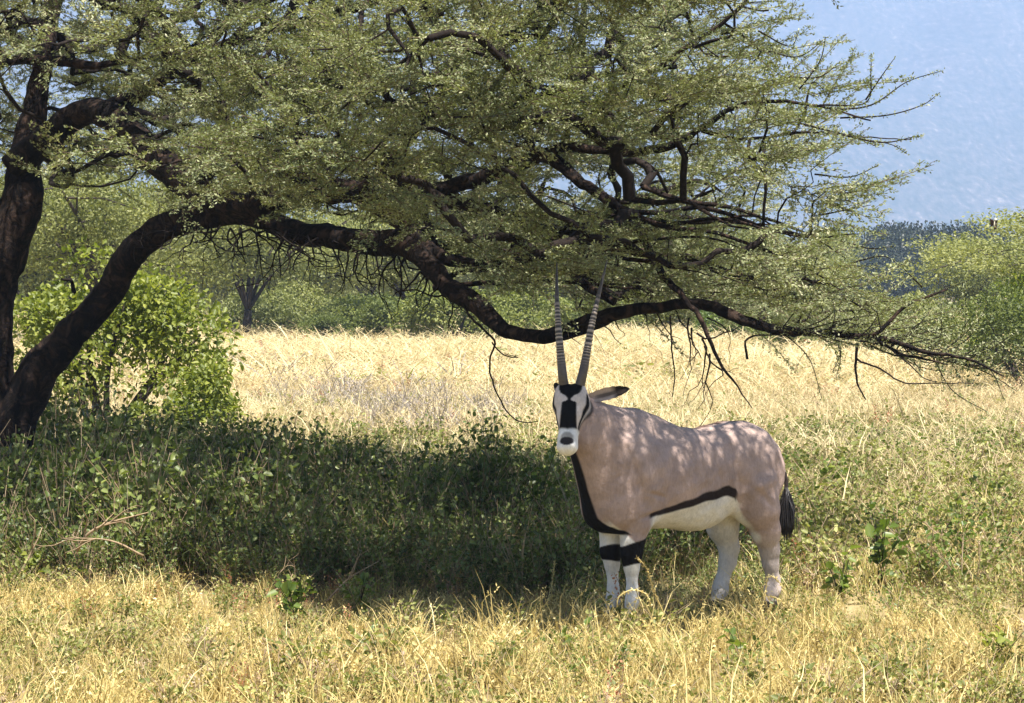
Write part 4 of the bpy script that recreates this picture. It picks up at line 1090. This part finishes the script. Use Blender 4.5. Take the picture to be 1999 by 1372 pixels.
def field(name, y0, y1, dens, halfw, smin_, smax_, wid=1.0, coll=None):
    area = 0.5*(halfw(y0)+halfw(y1))*2*(y1-y0); n = int(area*dens)
    y = np.sqrt(rng.uniform(y0*y0, y1*y1, n)); x = rng.uniform(-1, 1, n)*halfw(y)
    shade = (y > 15.9) & (y < 24) & (x < 1.1+.3*np.sin(y*2)) & (x > -8)
    bare = nz2(x, y, 2.9, 7) < -.72
    keep = (~shade | (rng.uniform(size=n) < .12)) & (~bare | (rng.uniform(size=n) < .35))
    x, y = x[keep], y[keep]; n = len(x)
    s_ = rng.uniform(smin_, smax_, n)*(1+.30*nz2(x, y, 1.7, 2))*(1+.25*(rng.uniform(size=n) < .12)); s_ = np.where(shade[keep], s_*1.15, s_)
    near_feet = (y < 15.8) & (y > 13.5) & (x > .3) & (x < 1.7); s_ = s_*np.interp(y, [9, 12.5, 15.8, 16.5], [1, .85, .62, 1]); s_ = np.where(near_feet, s_*1.12, s_)
    pos = np.stack([x, y, gz(x, y)-.005], 1); rot = np.stack([rng.normal(size=n)*.12, rng.normal(size=n)*.12, rng.uniform(0, 6.28, n)], 1)
    o = scatter(name, coll or gcoll, pos, rot, np.stack([s_*wid, s_*wid, s_], 1), pick_kind(x, y)); tag(o, kind='stuff')
    return o
field('grass', 9.5, 21, 38, lambda y: y*.36+1.2, .75, 1.15)
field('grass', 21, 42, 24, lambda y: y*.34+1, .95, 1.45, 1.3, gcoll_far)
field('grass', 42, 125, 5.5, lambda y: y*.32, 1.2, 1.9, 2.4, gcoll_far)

# shaded herb thicket under the canopy
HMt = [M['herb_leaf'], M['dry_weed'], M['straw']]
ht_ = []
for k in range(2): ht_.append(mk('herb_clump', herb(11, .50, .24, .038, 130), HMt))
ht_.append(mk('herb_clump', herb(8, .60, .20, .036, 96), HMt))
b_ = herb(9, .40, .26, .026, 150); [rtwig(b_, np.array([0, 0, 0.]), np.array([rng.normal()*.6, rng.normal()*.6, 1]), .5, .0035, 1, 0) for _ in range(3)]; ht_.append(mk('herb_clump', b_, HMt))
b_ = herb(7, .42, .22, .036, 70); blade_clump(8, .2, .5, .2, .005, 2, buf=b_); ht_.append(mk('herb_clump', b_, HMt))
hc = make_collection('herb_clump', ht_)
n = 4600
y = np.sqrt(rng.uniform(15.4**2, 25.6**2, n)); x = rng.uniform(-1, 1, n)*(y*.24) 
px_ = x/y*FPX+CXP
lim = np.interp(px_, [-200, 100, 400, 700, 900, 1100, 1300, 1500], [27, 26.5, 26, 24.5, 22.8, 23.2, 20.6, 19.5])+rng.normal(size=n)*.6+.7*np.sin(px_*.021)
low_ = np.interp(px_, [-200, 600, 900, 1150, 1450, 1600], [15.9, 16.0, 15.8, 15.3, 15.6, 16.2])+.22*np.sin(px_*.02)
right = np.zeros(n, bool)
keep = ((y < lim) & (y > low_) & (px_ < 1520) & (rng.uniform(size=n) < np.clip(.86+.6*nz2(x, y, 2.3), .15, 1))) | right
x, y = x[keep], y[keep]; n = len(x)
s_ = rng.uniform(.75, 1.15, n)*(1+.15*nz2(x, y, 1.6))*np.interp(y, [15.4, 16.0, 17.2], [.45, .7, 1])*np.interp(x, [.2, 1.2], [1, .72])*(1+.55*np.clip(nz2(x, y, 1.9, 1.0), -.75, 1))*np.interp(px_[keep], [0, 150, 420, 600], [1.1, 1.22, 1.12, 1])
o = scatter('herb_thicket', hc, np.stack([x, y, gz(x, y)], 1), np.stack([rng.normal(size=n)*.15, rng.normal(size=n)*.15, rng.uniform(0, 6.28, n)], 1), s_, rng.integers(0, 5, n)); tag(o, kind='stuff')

sh_ = [mk('sunlit_herb', herb(9, .38, .22, .034, 110, 0, 1), [M['meadow_leaf'], M['dry_weed']]) for _ in range(3)]
sh_ += [mk('sunlit_herb', herb(8, .36, .22, .030, 90, 0, 1), [M['round_leaf'], M['dry_weed']])]
shc = make_collection('sunlit_herb', sh_)
n = 2600
y = np.sqrt(rng.uniform(11.5**2, 30**2, n)); x = rng.uniform(-1, 1, n)*y*.235; px_ = x/y*FPX+CXP; py_ = HOR+CAMH/y*FPX
w_ = .24+.45*(nz2(x, y, 1.5, 5.0) > .18)
w_ = np.where((px_ > 1480) & (y > 15.5) & (y < 22.5), .42+.45*nz2(x, y, 1.9, 3), w_)
w_ = np.where((px_ < 1100) & (y > 22) & (y < 27), .35, w_)
w_ = np.where((y < 15.4), w_*.9, w_)
inth = (y > 15.7) & (y < 24.5) & (px_ < 1480)
keep = (rng.uniform(size=n) < w_) & ~inth; x, y = x[keep], y[keep]; n = len(x)
s_ = rng.uniform(.7, 1.25, n)*np.interp(y, [11, 15.2, 16.5], [.55, .52, 1])
o = scatter('sunlit_herbs', shc, np.stack([x, y, gz(x, y)], 1), np.stack([rng.normal(size=n)*.15, rng.normal(size=n)*.15, rng.uniform(0, 6.28, n)], 1), np.stack([s_*1.15, s_*1.15, s_], 1), rng.integers(0, 4, n)); tag(o, kind='stuff')

# individual leafy plants
PM = {'a': [M['round_leaf'], M['twig']], 'b': [M['bush_leaf'], M['twig']]}
def plant(px, Y, h, spread, leaf, nl_, label, key='a', ns=7):
    me = mk('leafy_plant', herb(ns, h, spread, leaf, nl_), PM[key])
    r_ = obj('leafy_plant', me); r_.location = gat(px, Y); tag(r_, label, 'plant'); return r_
plant(575, 14.6, .34, .20, .062, 60, 'broad-leaved green plant alone in the straw grass at lower left of centre')
plant(700, 14.9, .26, .20, .05, 46, 'low green plant just right of the broad-leaved plant in the straw', ns=6)
plant(728, 13.3, .26, .08, .045, 32, 'small upright green plant near the bottom left of centre', ns=4)
plant(1950, 12.7, .30, .16, .055, 46, 'green plant at the bottom right corner', 'b')
plant(1720, 16.4, .56, .22, .085, 44, 'tall plant with large dark leaves right of the oryx tail')
plant(1640, 15.9, .36, .16, .07, 34, 'lower plant with drooping dark leaves left of the tall large-leaved plant')
plant(1650, 22.5, .50, .34, .055, 90, 'bushy green plant in the meadow right of the rump')
plant(1930, 21.5, .45, .3, .05, 80, 'bushy green plant in the meadow near the right edge', 'b')
plant(1045, 19.2, .66, .26, .055, 90, 'dark green leafy plant just left of the oryx muzzle and chest')
plant(500, 24.8, .62, .16, .06, 28, 'thin dark plant with few leaves standing above the shaded herbs', ns=4)
plant(905, 22.4, .55, .2, .05, 42, 'small leafy plant at the back edge of the shaded herbs', ns=5)
plant(60, 15.9, .30, .14, .055, 60, 'bright green leafy plant at the left edge where the shade ends', 'b')
plant(450, 17.2, .52, .18, .06, 60, 'leafy plant at the sunlit front of the shaded herbs on the left', 'b')
plant(1450, 12.9, .24, .2, .05, 40, 'small green plant in the foreground grass below the hind legs')
plant(1100, 13.0, .22, .16, .05, 34, 'small green plant in the foreground grass below the forelegs')
plant(1880, 18.8, .42, .3, .05, 70, 'mid green plant between the tall large-leaved plant and the right edge')

# fallen pale branches
def dead_branch(pts, label, r=.010, tw=5):
    b_ = Buf(); q = catmull(np.array([P(*p_) for p_ in pts]), .04); o0 = q[0].copy(); o0[2] = 0
    b_.add(*tube(q-o0, np.linspace(r, r*.3, len(q)), 6, .08))
    for k in range(tw):
        i_ = rng.integers(2, len(q)-1); rtwig(b_, q[i_]-o0, nrm((q[i_]-q[i_-1])+rand_dirs(1)[0]*.02+np.array([0, 0, .01])), rng.uniform(.12, .3), r*.5, 1, .0)
    o = obj('dead_branch', b_.mesh('dead_branch', [M['dead_wood']], smooth=True)); o.location = tuple(o0); tag(o, label, 'branch'); return o
dead_branch([(150, 1075, 15.75), (172, 1042, 15.7), (215, 1020, 15.7), (290, 1000, 15.75)], 'pale dead branch with side twigs in the dark herbs at left', .010, 7)
dead_branch([(280, 1085, 15.7), (215, 1055, 15.65), (128, 1050, 15.7)], 'thin pale dead branch lying just below the twiggy one at left', .008, 4)
dead_branch([(35, 1130, 15.6), (75, 1050, 15.6), (82, 1030, 15.6)], 'short leaning pale stick near the left edge', .009, 1)
dead_branch([(632, 1180, 15.4), (680, 1130, 15.4), (740, 1095, 15.5)], 'long pale dead stem leaning right at the front of the herbs', .007, 2)
dead_branch([(505, 1165, 15.4), (560, 1140, 15.4), (572, 1120, 15.4)], 'short crooked pale stick left of the long leaning stem', .008, 2)
dead_branch([(930, 1060, 17.6), (960, 1048, 17.6), (1010, 1045, 17.6)], 'pale grey stick lying in the herbs left of the forelegs', .007, 3)
# grass stalks right in front of the legs
def stalk(pts, label, seed=True):
    b_ = Buf(); q = catmull(np.array([P(*p_) for p_ in pts]), .02); o0 = q[0].copy(); o0[2] = 0
    b_.add(*tube(q-o0, np.linspace(.0038, .0026, len(q)), 4), 0)
    if seed:
        k = len(q)*5; pp = q[rng.integers(len(q)//4, len(q), k)]-o0
        b_.add(*leaves_quad(pp+rng.normal(size=(k, 3))*.004, rand_dirs(k), rand_dirs(k), .016, .008), 0)
    o = obj('grass_stalk', b_.mesh('grass_stalk', [M['straw']])); o.location = tuple(o0); tag(o, label, 'grass stalk'); return o
stalk([(1297, 1200, 14.2), (1275, 1150, 14.2), (1262, 1110, 14.2), (1245, 1088, 14.2)], 'tall dry seeding stalk beside the near foreleg')
stalk([(1205, 1185, 14.1), (1208, 1165, 14.1), (1235, 1151, 14.1), (1262, 1160, 14.1), (1270, 1180, 14.1)], 'dry stalk arching across the front hooves')
stalk([(1500, 1215, 14.6), (1505, 1180, 14.6), (1500, 1165, 14.6), (1525, 1172, 14.6), (1535, 1190, 14.6)], 'dry stalk crossing the near hind shank')
stalk([(1475, 1210, 14.6), (1492, 1170, 14.6), (1500, 1125, 14.6), (1520, 1135, 14.6), (1530, 1150, 14.6)], 'taller dry stalk curling over the near hind hock')
for k, (px_, Y_) in enumerate([(1075, 15.6), (985, 15.9)]):
    stalk([(px_, 1190, Y_), (px_+3, 1140, Y_), (px_+8, 1095, Y_)], ['upright pale stalk left of the forelegs', 'second upright stalk further left of the forelegs'][k])

# ------------------------------------------------------------------ bird
bird = empty('bird', tuple(P(1943, 437, 34)))
tag(bird, 'small brown and cream bird fluttering beside the pale acacia at upper right', 'bird')
M['bird_brown'] = simple('bird_brown', (.06, .025, .02), .7); M['bird_cream'] = simple('bird_cream', (.75, .68, .48), .7)
def blob(ax, seg=8, rings=6, off=(0, 0, 0)):
    u = np.linspace(0, PI, rings+1); v = np.linspace(0, 2*PI, seg+1)[:-1]
    V_ = np.array([[math.sin(a_)*math.cos(c_)*ax[0]*(1-.25*math.cos(a_)), math.sin(a_)*math.sin(c_)*ax[1]*(1-.25*math.cos(a_)), math.cos(a_)*ax[2]] for a_ in u for c_ in v])+np.array(off)
    F_ = [[i_*seg+j_, i_*seg+(j_+1) % seg, (i_+1)*seg+(j_+1) % seg, (i_+1)*seg+j_] for i_ in range(rings) for j_ in range(seg)]
    return V_, np.array(F_)
V_, F_ = blob((.022, .022, .048)); obj('body', tri_mesh('body', V_, F_, M['bird_cream'], smooth=True), bird)
V_, F_ = blob((.017, .017, .018), off=(.004, 0, .056)); obj('head', tri_mesh('head', V_, F_, M['bird_cream'], smooth=True), bird)
def wing(tip, s_):
    b_ = Buf()
    for k in range(6):
        a_ = k/5; d_ = np.array(tip)*(1-.25*a_)+np.array([0, s_*.01*k, -.012*k]); base = np.array([-.008, 0, .02-.006*k])
        b_.add(*leaves_hex(base[None], d_[None], np.array([[0, 1, .4]]), np.linalg.norm(d_), .022))
    obj('wing', b_.mesh('wing', [M['bird_brown']]), bird)
wing((-.07, .01, .055), 1); wing((.035, -.07, .03), -1)
b_ = Buf(); b_.add(*leaves_hex(np.zeros((4, 3))+[0, 0, -.035], np.array([[.5, 0, -1], [-.4, 0, -1], [.1, .2, -1], [-.1, -.2, -1.]]), np.array([[0, 1, 0.]]*4), .04, .022)); obj('tail', b_.mesh('tail', [M['bird_brown']]), bird)
